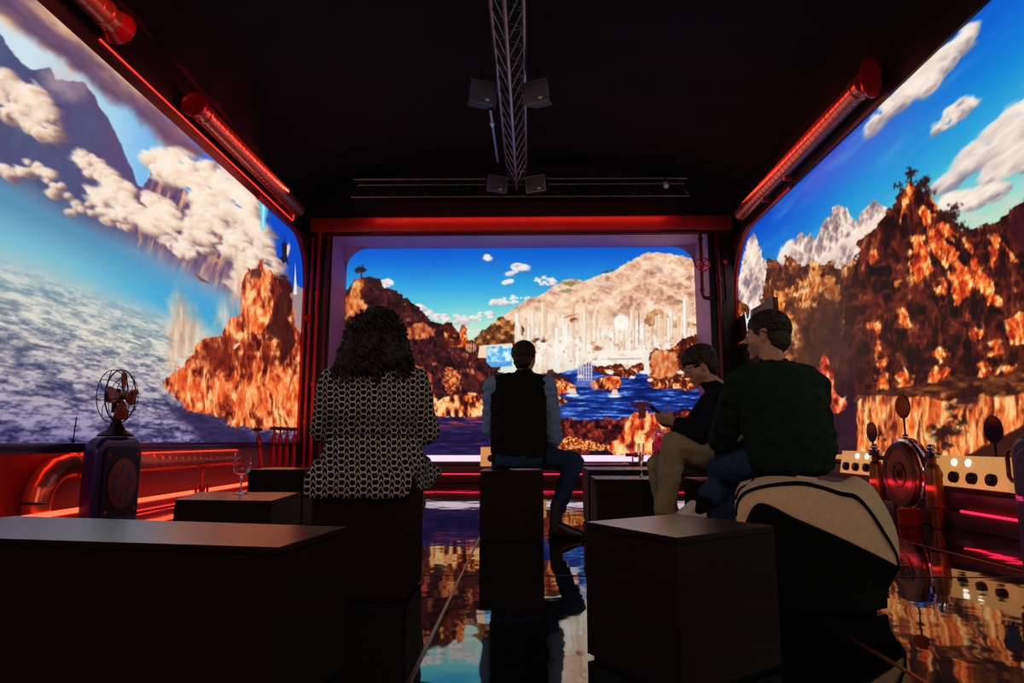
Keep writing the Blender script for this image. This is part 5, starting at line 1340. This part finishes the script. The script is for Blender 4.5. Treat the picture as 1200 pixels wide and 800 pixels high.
def dress_material():
    m = bpy.data.materials.new('black_dress_white_lattice'); m.use_nodes = True
    nt = m.node_tree; b = nt.nodes['Principled BSDF']; N = nt.nodes.new; Lk = nt.links.new
    tc = N('ShaderNodeTexCoord'); sp = N('ShaderNodeSeparateXYZ'); Lk(tc.outputs['Object'], sp.inputs[0])
    def mth(op, a, bb=None, c=None):
        n = N('ShaderNodeMath'); n.operation = op
        for i, v in enumerate((a, bb, c)):
            if v is None: continue
            if isinstance(v, (int, float)): n.inputs[i].default_value = v
            else: Lk(v, n.inputs[i])
        return n.outputs[0]
    no = N('ShaderNodeTexNoise'); no.inputs['Scale'].default_value = 7; Lk(tc.outputs['Object'], no.inputs['Vector'])
    wob = mth('MULTIPLY', mth('SUBTRACT', no.outputs['Fac'], .5), .5)
    xx = mth('ADD', sp.outputs['X'], mth('MULTIPLY', sp.outputs['Y'], .35))
    u = mth('ADD', mth('DIVIDE', xx, .046), wob); v = mth('ADD', mth('DIVIDE', sp.outputs['Z'], .027), wob)
    tri = mth('PINGPONG', u, .5)                                     # 0..0.5 zigzag along the rows
    stepw = mth('SMOOTH_MIN', mth('MULTIPLY', tri, 2.6), .9, .2)
    row = mth('FRACT', mth('ADD', v, stepw))
    line1 = mth('LESS_THAN', row, .24)
    fu = mth('FRACT', mth('MULTIPLY', u, 2)); half = mth('LESS_THAN', mth('ABSOLUTE', mth('SUBTRACT', fu, .5)), .075)
    gate = mth('LESS_THAN', mth('FRACT', mth('ADD', v, .15)), .5)
    line = mth('MAXIMUM', line1, mth('MULTIPLY', half, gate))
    mx = N('ShaderNodeMix'); mx.data_type = 'RGBA'
    Lk(line, mx.inputs['Factor']); mx.inputs['A'].default_value = (*srgb((12, 11, 12)), 1); mx.inputs['B'].default_value = (*srgb((205, 192, 176)), 1)
    Lk(mx.outputs['Result'], b.inputs['Base Color']); b.inputs['Roughness'].default_value = .85; b.inputs['Specular IOR Level'].default_value = .15
    return m


def shoe(name, m, sole_m, parent, heel, toe, ankle_h, wd=.043, lift=0.0):
    """Low shoe from heel to toe point (world), resting on its sole."""
    h, t = Vector(heel), Vector(toe); d = (t - h).normalized(); up = Vector((0, 0, 1)); L = (t - h).length
    up = (up - d * up.dot(d)).normalized()
    b = Blob()
    b.hull((h + d * .03 + up * .035, .030), (h + d * L * .55 + up * .032, wd * .72), (h + d * .04 + up * .075, .028), (h + d * L * .38 + up * .068, .030))
    b.hull((h + d * L * .55 + up * .030, wd * .72), (h + d * (L - .035) + up * .026, .026), (h + d * L * .40 + up * .055, .03), (h + d * L * .22 + up * .085, .032))
    o = b.build(name, m, parent, .008, 4)
    s = Blob().hull((h + d * .028 + up * .012, (.030, .030, .012)), (h + d * L * .62 + up * .012, (wd, wd, .012)), (h + d * (L - .035) + up * .012, (.033, .033, .011)))
    s.build('sole', sole_m, o, .007, 2)
    return o


rh = random.Random(3)
# ======================================================== woman in the patterned dress
P = thing('person', 'person with long dark curly hair in a black and white patterned dress', 'person', (-.69, 3.10, 0))
cx = -.69
H = head_matrix((cx, 3.14, 1.14), 0.0, -.10)
b = Blob(); head_prims(b, H)
b.hull(((cx, 3.11, 1.08), .048), ((cx, 3.10, .98), .055))
b.hull(((cx - .13, 3.10, .93), .05), ((cx + .13, 3.10, .93), .05), ((cx, 3.10, .97), .06), ((cx, 3.12, .72), (.16, .10, .08)))
b.hull(((cx, 3.12, .72), (.16, .10, .08)), ((cx, 3.11, .58), (.19, .14, .08)))
ARMS_W = [((cx - .185, 3.10, .915), (cx - .245, 3.13, .70), (cx - .08, 3.40, .655)), ((cx + .175, 3.10, .915), (cx + .232, 3.15, .69), (cx + .06, 3.42, .655))]
for (s, e, w_), sd in zip(ARMS_W, (-1, 1)):
    b.chain([s, e, w_], [.045, .036, .024])
    hand_prims(b, w_, (-sd * .55, .8, -.2), (0, .1, -1), sd, (.3, .4, .3), .92)
for sd in (-1, 1):
    b.chain([(cx + sd * .10, 3.12, .55), (cx + sd * .09, 3.50, .55), (cx + sd * .09, 3.56, .12)], [.08, .058, .036])
    b.hull(((cx + sd * .09, 3.56, .10), .034), ((cx + sd * .09, 3.55, .05), .03), ((cx + sd * .09, 3.70, .035), .026))
b.build('body', SKIN, P, .0065, 4); head_extras(H, P, EYE_M)
DR = dress_material()
b = Blob()
b.hull(((cx - .150, 3.10, .915), .062), ((cx + .145, 3.10, .915), .062), ((cx, 3.10, .965), (.10, .07, .04)), ((cx, 3.08, .84), (.215, .135, .10)))
b.hull(((cx, 3.08, .84), (.215, .135, .10)), ((cx, 3.10, .70), (.180, .135, .03)), ((cx, 3.05, .78), (.205, .12, .05)))
b.hull(((cx, 3.10, .70), (.182, .135, .03)), ((cx, 3.08, .60), (.235, .18, .06)), ((cx + .01, 3.08, .525), (.245, .20, .055)))
b.hull(((cx + .01, 3.05, .515), (.240, .165, .045)), ((cx - .10, 3.46, .535), (.12, .06, .06)), ((cx + .10, 3.46, .535), (.12, .06, .06)))
for x0, x1 in ((-.215, -.08), (-.10, .08), (.06, .205)):           # hem falling over the seat edge
    b.hull(((cx + x0, 2.858, .425), .012), ((cx + x1, 2.858, .425), .012), ((cx + x0, 2.858, .49), .014), ((cx + x1, 2.858, .49), .014))
    b.hull(((cx + x0, 2.862, .488), .016), ((cx + x1, 2.862, .488), .016), ((cx + x0 * .95, 2.96, .54), .03), ((cx + x1 * .95, 2.96, .54), .03))
b.hull(((cx + .225, 3.0, .445), .012), ((cx + .225, 3.25, .435), .012), ((cx + .21, 3.0, .53), .02), ((cx + .21, 3.25, .53), .02))
b.hull(((cx + .225, 3.25, .435), .012), ((cx + .275, 3.38, .50), .012), ((cx + .2, 3.3, .53), .03))
for (s, e, w_), sd in zip(ARMS_W, (-1, 1)):
    e2 = Vector(e); w2 = Vector(w_); fin = e2.lerp(w2, .86)
    b.chain([Vector(s) + Vector((0, 0, .0)), Vector(s).lerp(e2, .5), e2, fin], [.072, .072, .060, .042])
for sd in (-1, 1):                                                  # skirt falling from the knees
    b.hull(((cx + sd * .10, 3.49, .54), .065), ((cx + sd * .11, 3.53, .30), .07))
b.hull(((cx - .1, 3.52, .42), .06), ((cx + .1, 3.52, .42), .06))
b.build('dress', DR, P, .011, 7, .006, 8, .7, 1)
bl = MB(); N = 48
bl.tube([(cx + .192 * math.cos(2 * PI * k / N), 3.095 + .148 * math.sin(2 * PI * k / N), .690 + .004 * math.sin(6 * PI * k / N)) for k in range(N + 1)], .014, 10, cap=False)
bl.build('belt', DR, P)
# curly hair
hb = Blob()
Rh = H.to_3x3()
hb.hull((H @ Vector((0, -.02, .045)), (.088, .104, .080)), (H @ Vector((0, -.045, -.03)), (.118, .10, .06)))
hb.hull(((cx, 3.075, 1.10), (.145, .105, .06)), ((cx - .07, 3.05, 1.02), (.095, .07, .05)), ((cx + .07, 3.05, 1.02), (.095, .07, .05)))
hb.hull(((cx - .1, 3.05, 1.03), (.07, .07, .05)), ((cx + .1, 3.05, 1.03), (.07, .07, .05)), ((cx - .02, 3.0, .985), (.13, .045, .035)))
ho = hb.build('hair', HAIRB, P, .010, 4, .012, 26, 1, 3)
cm = MB()
for i in range(420):
    a = rh.uniform(-PI, PI); zz = rh.uniform(.97, 1.25)
    f = (zz - .97) / .28
    rad = (.185 - .09 * f) if f < .5 else .140 * math.sqrt(max(0, 1 - ((f - .5) / .55) ** 2))
    rx = rad; ry = rad * .62 + .02
    px_, py_ = cx + rx * math.cos(a), 3.07 + ry * math.sin(a) + .02 * f
    if math.sin(a) > .55 and f > .15 and f < .9: continue
    r0 = rh.uniform(.007, .014); ln = rh.uniform(.05, .10); ph = rh.uniform(0, 6.28); pts = []
    for k in range(9):
        t = k / 8; q = ph + t * 7.5
        out = 1 + .02 * t
        pts.append(Vector((cx + (px_ - cx) * out + r0 * math.cos(q), 3.07 + (py_ - 3.07) * out + r0 * math.sin(q), zz - ln * t + .004 * math.sin(q))))
    cm.tube(pts, [.0045] * 8 + [.0015], 5)
cm.build('curls', HAIRB, ho)
for sd in (-1, 1):
    Blob().chain([(cx + sd * .09, 3.545, .36), (cx + sd * .09, 3.56, .10)], [.05, .042]).build('stocking', BLACKC, P, .01, 3)
    shoe('shoe', BLACKC, BLACKC, P, (cx + sd * .09, 3.50, .0), (cx + sd * .09, 3.75, .0), .08)

# ======================================================== man in the dark vest
P = thing('person', 'person in a dark vest over a light blue shirt and jeans', 'person', (-.08, 4.85, 0))
VEST = mat('dark_quilted_vest', (24, 23, 20), .9, 0, .15, .2, 50, .4, 160)
SHIRT = mat('light_blue_shirt', (126, 150, 186), .85, 0, .2, .06, 40)
hx = -.055
H = head_matrix((-.012, 4.88, 1.235), -.30, .02)
b = Blob(); head_prims(b, H)
b.hull(((-.015, 4.86, 1.17), .052), ((-.02, 4.85, 1.09), .058))
b.hull(((hx - .14, 4.86, 1.05), .055), ((hx + .16, 4.86, 1.05), .055), ((hx, 4.86, .80), (.15, .10, .1)))
b.hull(((hx, 4.86, .80), (.15, .10, .1)), ((hx, 4.88, .57), (.15, .11, .08)))
ARMS_M = [((hx - .185, 4.86, 1.035), (hx - .205, 4.97, .74), (hx - .06, 5.20, .67)), ((hx + .20, 4.86, 1.035), (hx + .255, 4.92, .665), (.13, 5.17, .62))]
for (s, e, w_), sd in zip(ARMS_M, (-1, 1)):
    b.chain([s, e, w_], [.046, .038, .026]); hand_prims(b, w_, (-sd * .5, .8, -.1), (0, .1, -1), sd, (.35, .5, .4))
LEGS_M = [((hx - .09, 4.90, .545), (-.20, 5.30, .53), (-.20, 5.28, .12)), ((hx + .09, 4.90, .545), (.345, 5.02, .50), (.195, 4.80, .14))]
for a_, k_, f_ in LEGS_M:
    b.chain([a_, k_, f_], [.07, .052, .036])
b.hull(((.195, 4.80, .13), .034), ((.20, 4.775, .06), .026))
b.hull(((-.20, 5.28, .12), .036), ((-.20, 5.28, .05), .034), ((-.20, 5.42, .04), .028))
b.build('body', SKIN, P, .0065, 4); head_extras(H, P, EYE_M)
b = Blob()
b.hull(((hx - .150, 4.86, 1.055), .062), ((hx + .165, 4.86, 1.055), .062), ((-.02, 4.85, 1.11), (.075, .07, .03)), ((hx, 4.85, .93), (.205, .13, .08)))
b.hull(((hx, 4.85, .93), (.205, .13, .08)), ((hx, 4.86, .74), (.200, .135, .05)), ((hx, 4.87, .58), (.203, .145, .04)), ((hx + .005, 4.87, .515), (.200, .15, .03)))
b.hull(((-.02, 4.85, 1.09), (.078, .075, .03)), ((-.017, 4.855, 1.145), (.062, .066, .02)))
b.build('vest', VEST, P, .010, 6, .006, 9, 2.2, 5)
b = Blob()
for (s, e, w_), sd in zip(ARMS_M, (-1, 1)):
    e2 = Vector(e); w2 = Vector(w_); S = Vector(s)
    b.chain([S, S.lerp(e2, .5), e2, e2.lerp(w2, .85)], [.073, .068, .060, .042])
b.hull(((hx, 4.86, .95), (.17, .10, .08)), ((hx - .15, 4.86, 1.03), .05), ((hx + .16, 4.86, 1.03), .05))
b.hull(((-.018, 4.858, 1.10), (.060, .060, .02)), ((-.016, 4.86, 1.148), (.057, .058, .012)))
b.build('shirt', SHIRT, P, .010, 4, .007, 11, 1.6, 6)
b = Blob()
b.hull(((hx, 4.86, .545), (.185, .135, .080)), ((hx, 4.765, .496), (.165, .055, .034)), ((hx - .09, 4.92, .545), .085), ((hx + .09, 4.92, .545), .085))
for (a_, k_, f_) in LEGS_M:
    a_, k_, f_ = map(Vector, (a_, k_, f_))
    b.chain([a_, k_, k_.lerp(f_, .5), k_.lerp(f_, .84)], [.088, .072, .062, .057])
    b.hull((k_.lerp(f_, .80), (.062, .062, .02)), (k_.lerp(f_, .86), (.062, .062, .02)))
b.build('jeans', DENIM, P, .010, 5, .006, 10, 1.2, 7)
SOCK = mat('striped_grey_sock', (60, 58, 66), .9)
Blob().chain([(.208, 4.815, .20), (.195, 4.79, .10), (.20, 4.775, .06)], [.046, .046, .042]).build('sock', SOCK, P, .008, 3)
shoe('shoe', LEATHER, BLACKC, P, (.145, 4.785, .0), (.40, 4.715, .0), .1, .046)
shoe('shoe', LEATHER, BLACKC, P, (-.20, 5.22, .0), (-.20, 5.49, .0), .1, .046)
ho = hair_cap(H, grow=.010).build('hair', HAIRM, P, .008, 3, .004, 40, 1, 4)
cm = MB(); strands(cm, H, 260, .005, .035, rh, lambda v: v.z > -.3 and not (v.y > .0 and v.z < .45), (0, .02, .01)); cm.build('locks', HAIRM, ho)

# ======================================================== man bent over his phone
P = thing('person', 'person in a navy jacket and khaki trousers, bent over a phone in profile', 'person', (1.16, 4.03, 0))
NAVYJ = mat('navy_wool_jacket', (20, 20, 32), .9, 0, .15, .15, 60, .3, 300)
KHAKI = mat('khaki_trousers', (152, 134, 104), .85, 0, .2, .08, 30)
H = head_matrix((1.035, 4.07, 1.085), PI / 2 - .12, -.42)
b = Blob(); head_prims(b, H)
b.hull(((1.065, 4.06, 1.02), .050), ((1.125, 4.05, .95), .06))
b.hull(((1.15, 3.92, .90), .05), ((1.15, 4.18, .90), .05), ((1.18, 4.05, .72), (.10, .14, .1)))
b.hull(((1.18, 4.05, .72), (.10, .14, .1)), ((1.19, 4.05, .57), (.12, .15, .08)))
ARMS_P = [((1.145, 3.905, .885), (.985, 3.93, .690), (.862, 4.01, .752)), ((1.14, 4.20, .885), (.99, 4.22, .690), (.868, 4.12, .745))]
for (s, e, w_), sd in zip(ARMS_P, (-1, 1)):
    b.chain([s, e, w_], [.046, .038, .026])
hand_prims(b, ARMS_P[0][2], (-.80, .18, .30), (.05, .75, .55), -1, (.35, .65, .5), .95, .7)
hand_prims(b, ARMS_P[1][2], (-.80, -.30, .20), (-.1, -.6, .6), 1, (.35, .6, .5), .95, .6)
LEGS_P = [((1.13, 3.97, .545), (.845, 3.99, .625), (.785, 4.03, .22)), ((1.13, 4.14, .545), (.80, 4.20, .50), (.86, 4.20, .12))]
for a_, k_, f_ in LEGS_P:
    b.chain([a_, k_, f_], [.07, .052, .036])
b.hull(((.785, 4.03, .21), .036), ((.765, 4.03, .15), .033), ((.66, 4.05, .13), .027))
b.hull(((.86, 4.20, .12), .036), ((.86, 4.20, .05), .034), ((.73, 4.22, .04), .028))
b.build('body', SKIN, P, .006, 4); head_extras(H, P, EYE_M)
b = Blob()
b.hull(((1.150, 3.925, .895), .064), ((1.150, 4.185, .895), .064), ((1.125, 4.05, .955), (.065, .075, .03)), ((1.175, 4.05, .78), (.125, .19, .08)))
b.hull(((1.175, 4.05, .78), (.125, .19, .08)), ((1.185, 4.05, .62), (.135, .185, .06)), ((1.195, 4.05, .525), (.150, .19, .045)))
b.hull(((1.115, 4.05, .955), (.066, .075, .028)), ((1.085, 4.055, .985), (.060, .068, .02)))
for (s, e, w_), sd in zip(ARMS_P, (-1, 1)):
    e2 = Vector(e); w2 = Vector(w_); S = Vector(s)
    b.chain([S, S.lerp(e2, .5), e2, e2.lerp(w2, .80)], [.076, .072, .066, .045])
b.build('jacket', NAVYJ, P, .010, 6, .006, 9, 1.0, 8)
b = Blob()
b.hull(((1.175, 4.05, .545), (.125, .16, .075)), ((1.10, 3.97, .555), .085), ((1.10, 4.13, .55), .085))
for i, (a_, k_, f_) in enumerate(LEGS_P):
    a_, k_, f_ = map(Vector, (a_, k_, f_))
    b.chain([a_, k_, k_.lerp(f_, .5), k_.lerp(f_, .90)], [.090, .076, .068, .062])
b.build('trousers', KHAKI, P, .010, 5, .007, 10, .8, 9)
shoe('shoe', LEATHER, BLACKC, P, (.845, 4.02, .095), (.60, 4.06, .075), .1, .044)
shoe('shoe', LEATHER, BLACKC, P, (.93, 4.19, .0), (.67, 4.23, .0), .1, .044)
ho = hair_cap(H, grow=.013, top=.004).build('hair', HAIRM, P, .008, 3, .006, 34, 1, 4)
cm = MB(); strands(cm, H, 320, .006, .045, rh, lambda v: v.z > -.2 and not (v.y > .05 and v.z < .4), (0, .03, .0)); cm.build('locks', HAIRM, ho)
gm = MB()
for s in (-1, 1):
    gm.tube([H @ Vector((s * .031 + .021 * math.cos(2 * PI * k / 20), .098 - abs(.031 * s + .021 * math.cos(2 * PI * k / 20)) * .12, .006 + .017 * math.sin(2 * PI * k / 20))) for k in range(21)], .0013, 6, cap=False)
    gm.tube([H @ Vector((s * .053, .092, .012)), H @ Vector((s * .078, .04, .016)), H @ Vector((s * .084, -.012, .016)), H @ Vector((s * .080, -.03, .0))], .0014, 6)
gm.tube([H @ Vector((-.011, .098, .010)), H @ Vector((0, .101, .014)), H @ Vector((.011, .098, .010))], .0013, 6)
gm.build('glasses', M['chrome'], P)
# the phone he holds
t = thing('phone', 'dark phone held up by the person in the navy jacket', 'phone', (.785, 4.05, .80))
Rp = Euler((0, math.radians(42), .08)).to_matrix()
MB().box((-.078, -.037, -.0042), (.078, .037, .0042), .004, 3).build('tmp', M['housing']); _o = bpy.data.objects['tmp']
_o.data.transform(Rp.to_4x4()); _o.name = 'case'; _o.data.name = 'case'; _o.parent = t
MB().box((-.073, -.033, .0042), (.073, .033, .0050)).build('tmp', mat('dark_phone_glass', (16, 16, 20), .08)); _o = bpy.data.objects['tmp']
_o.data.transform(Rp.to_4x4()); _o.name = 'screen'; _o.data.name = 'screen'; _o.parent = t

# ======================================================== man in the green jumper
P = thing('person', 'person in a dark green jumper and jeans at right, leaning forward with head turned left', 'person', (1.16, 3.14, 0))
GREEN = mat('dark_green_jumper', (24, 38, 29), .9, 0, .15, .18, 70, .35, 320)
H = head_matrix((1.155, 3.27, 1.145), .95, -.02)
b = Blob(); head_prims(b, H)
b.hull(((1.16, 3.25, 1.07), .055), ((1.17, 3.22, .99), .062))
b.hull(((1.03, 3.18, .93), .055), ((1.34, 3.28, .93), .055), ((1.17, 3.17, .75), (.15, .11, .1)))
b.hull(((1.17, 3.17, .75), (.15, .11, .1)), ((1.16, 3.13, .57), (.15, .12, .08)))
ARMS_G = [((1.000, 3.19, .905), (.945, 3.34, .66), (.975, 3.54, .635)), ((1.365, 3.28, .905), (1.385, 3.36, .655), (1.12, 3.58, .655))]
for (s, e, w_), sd in zip(ARMS_G, (-1, 1)):
    b.chain([s, e, w_], [.048, .040, .028])
hand_prims(b, ARMS_G[0][2], (.35, .75, -.45), (.3, -.1, -.9), -1, (.4, .6, .5))
hand_prims(b, ARMS_G[1][2], (-.85, .2, -.25), (-.1, -.1, -.9), 1, (.35, .5, .4))
LEGS_G = [((1.06, 3.17, .55), (1.00, 3.56, .50), (.99, 3.56, .12)), ((1.25, 3.20, .55), (1.16, 3.56, .575), (.865, 3.50, .335))]
for a_, k_, f_ in LEGS_G:
    b.chain([a_, k_, f_], [.072, .054, .037])
b.hull(((.865, 3.50, .33), .036), ((.84, 3.50, .30), .034), ((.73, 3.49, .26), .028))
b.hull(((.99, 3.56, .12), .036), ((.99, 3.56, .05), .034), ((.97, 3.70, .04), .028))
b.build('body', SKIN, P, .0065, 4); head_extras(H, P, EYE_M)
b = Blob()
b.hull(((1.035, 3.18, .935), .070), ((1.335, 3.275, .935), .070), ((1.17, 3.225, .995), (.085, .075, .03)), ((1.175, 3.16, .80), (.205, .145, .09)))
b.hull(((1.175, 3.16, .80), (.205, .145, .09)), ((1.185, 3.13, .64), (.205, .15, .06)), ((1.18, 3.12, .53), (.185, .145, .04)))
b.hull(((1.168, 3.228, .99), (.072, .070, .02)), ((1.162, 3.24, 1.03), (.062, .064, .015)))
for (s, e, w_), sd in zip(ARMS_G, (-1, 1)):
    e2 = Vector(e); w2 = Vector(w_); S = Vector(s)
    b.chain([S, S.lerp(e2, .5), e2, e2.lerp(w2, .80)], [.080, .074, .066, .045])
b.build('jumper', GREEN, P, .010, 6, .008, 8, 1.5, 10)
b = Blob()
b.hull(((1.165, 3.14, .55), (.165, .12, .07)), ((1.06, 3.19, .55), .085), ((1.25, 3.21, .55), .085))
for (a_, k_, f_) in LEGS_G:
    a_, k_, f_ = map(Vector, (a_, k_, f_))
    b.chain([a_, k_, k_.lerp(f_, .5), k_.lerp(f_, .82)], [.090, .078, .068, .060])
b.build('jeans', DENIM, P, .010, 5, .007, 10, 1.0, 11)
Blob().chain([Vector((.935, 3.515, .39)), Vector((.85, 3.50, .315))], [.044, .044]).build('sock', BLACKC, P, .008, 3)
WSH = mat('white_trainer', (214, 208, 200), .6)
shoe('shoe', WSH, WSH, P, (.905, 3.50, .262), (.665, 3.485, .190), .1, .046)
shoe('shoe', WSH, WSH, P, (1.0, 3.50, .0), (.97, 3.77, .0), .1, .046)
ho = hair_cap(H, grow=.010).build('hair', HAIRM, P, .008, 3, .004, 40, 1, 4)
cm = MB(); strands(cm, H, 260, .005, .035, rh, lambda v: v.z > -.3 and not (v.y > .0 and v.z < .45), (0, .02, .01)); cm.build('locks', HAIRM, ho)
# ------------------------------------------------------------ coat draped over the stool behind the man in green
FLEECE = mat('cream_fleece_lining', (228, 184, 148), .95, 0, .1, .08, 60, .5, 260)
COATB = mat('black_coat_cloth', (9, 9, 10), .9, 0, .1, .15, 60, .3, 260)
def catmull(P, t):
    n = len(P) - 1; f = min(max(t, 0), 1) * n; i = min(int(f), n - 1); f -= i
    p0, p1, p2, p3 = P[max(i - 1, 0)], P[i], P[i + 1], P[min(i + 2, n)]
    return .5 * ((2 * p1) + (p2 - p0) * f + (2 * p0 - 5 * p1 + 4 * p2 - p3) * f * f + (3 * p1 - p0 - 3 * p2 + p3) * f ** 3)
def rows_surface(rows):
    def fn(u, v):
        return catmull([catmull(r, u) for r in rows], v)
    return fn
def crow(pts, Y):
    return [at(px, py, y=(Y[i] if isinstance(Y, (list, tuple)) else Y)) for i, (px, py) in enumerate(pts)]
r0 = crow([(868, 566), (900, 559), (945, 561), (982, 566), (1002, 559), (1022, 570)], [2.94, 2.97, 2.97, 2.97, 2.99, 3.0])
r1 = crow([(862, 580), (890, 570), (940, 567), (985, 574), (1018, 582), (1040, 600)], [2.80, 2.82, 2.82, 2.82, 2.84, 2.92])
r2 = crow([(862, 600), (890, 583), (936, 590), (982, 602), (1020, 618), (1051, 630)], [2.76, 2.775, 2.77, 2.77, 2.78, 2.86])
r3 = crow([(866, 630), (888, 590), (934, 608), (978, 627), (1016, 645), (1053, 664)], [2.745, 2.765, 2.755, 2.75, 2.75, 2.80])
t = thing('coat', 'black coat with cream fleece lining draped over the stool at right', 'coat', (1.2, 2.75, .0))
MB().grid(rows_surface([r0, r1, r2, r3]), 60, 36).build('lining', FLEECE, t, solid=.010)
q0 = [p + Vector((0, -.006, 0)) for p in r3]
q1 = crow([(868, 668), (890, 660), (936, 668), (980, 676), (1014, 684), (1040, 690)], [2.755, 2.765, 2.75, 2.745, 2.75, 2.80])
q2 = [Vector((p.x, y, .012)) for p, y in zip(crow([(868, 720), (890, 716), (936, 718), (980, 720), (1016, 722), (1044, 724)], 2.75), (2.755, 2.76, 2.74, 2.72, 2.73, 2.78))]
MB().grid(rows_surface([q0, q1, q2]), 60, 30).build('outer_cloth', COATB, t, solid=.012)
pp = MB()
tr = [at(px, py, y=Y) for px, py, Y in ((863, 604, 2.74), (864, 590, 2.745), (872, 578, 2.77), (890, 571, 2.795), (915, 567, 2.80), (940, 566, 2.80), (962, 571, 2.80), (985, 578, 2.79), (1003, 582, 2.79), (1020, 600, 2.79), (1036, 624, 2.79), (1050, 648, 2.80), (1053, 664, 2.79))]
pts = [catmull(tr, k / 60) for k in range(61)]
pp.tube(pts, [.004 + .005 * math.sin(PI * k / 60) for k in range(61)], 8).build('piping', COATB, t)
tr = [at(px, py, y=Y) for px, py, Y in ((884, 556, 2.96), (880, 566, 2.90), (868, 572, 2.83), (862, 584, 2.77))]
MB().tube([catmull(tr, k / 20) for k in range(21)], .005, 8).build('piping', COATB, t)
la, lb, lc, ld = at(932, 560.5, y=2.925), at(956, 563, y=2.925), at(957, 568, y=2.90), at(933, 566, y=2.90)
n = (lb - la).cross(ld - la).normalized(); n = n if n.z > 0 else -n
MB().prism([p + n * .014 for p in (la, lb, lc, ld)], n * .002).build('collar_label', mat('pale_pink_label', (222, 176, 158), .7), t, smooth=False)
# ------------------------------------------------------------------- lights
RED = (1.0, 0.10, 0.06)
# unseen wash lamps added to redden beams, ducts and plinths; violet for the portal
lamp('beam_wash', 'AREA', (-.1, 10.72, 4.42), RED, 7, 5.0, .05, (-.1, 10.95, 4.2))
lamp('left_duct_wash', 'AREA', (-3.35, 6.6, 0.66), RED, 8, 6.0, .03, (-3.66, 7.0, .3))
lamp('left_beam_wash', 'AREA', (-3.15, 8.8, 4.3), RED, 12, 3.2, .05, (-3.6, 8.6, 4.2), 2.2)
lamp('left_beam_wash', 'AREA', (-3.15, 4.4, 4.3), RED, 7, 1.8, .05, (-3.6, 4.6, 4.2), 2.2)
lamp('right_beam_wash', 'AREA', (2.92, 8.6, 4.25), RED, 10, 3.2, .05, (3.35, 8.5, 4.1), 2.2)
lamp('left_corner_wash', 'AREA', (-3.1, 10.4, 2.2), RED, .6, .05, 3.2, (-3.5, 10.92, 2.2))
lamp('left_plinth_wash', 'AREA', (-3.45, 7.0, .30), RED, 1, 6.0, .03, (-3.62, 7.0, .0))
lamp('right_plinth_wash', 'AREA', (3.0, 5.8, .30), (1, .05, .12), 1.6, 3.0, .03, (3.3, 5.8, .2))
lamp('ledge_wash', 'AREA', (-.1, 10.6, .75), (1, .04, .16), 2.5, 5.6, .04, (-.1, 11.0, .3))
lamp('portal_wash', 'AREA', (-.1, 10.4, 3.6), (.75, .35, 1.0), 2, 5.0, .3, (-.1, 11.3, 3.0))
# unseen warm fill added behind the camera to light the sitters' backs
lamp('rear_fill', 'AREA', (.3, -1.2, 2.6), (1, .68, .48), 40, 2.2, 1.6, (.2, 3.2, .7))
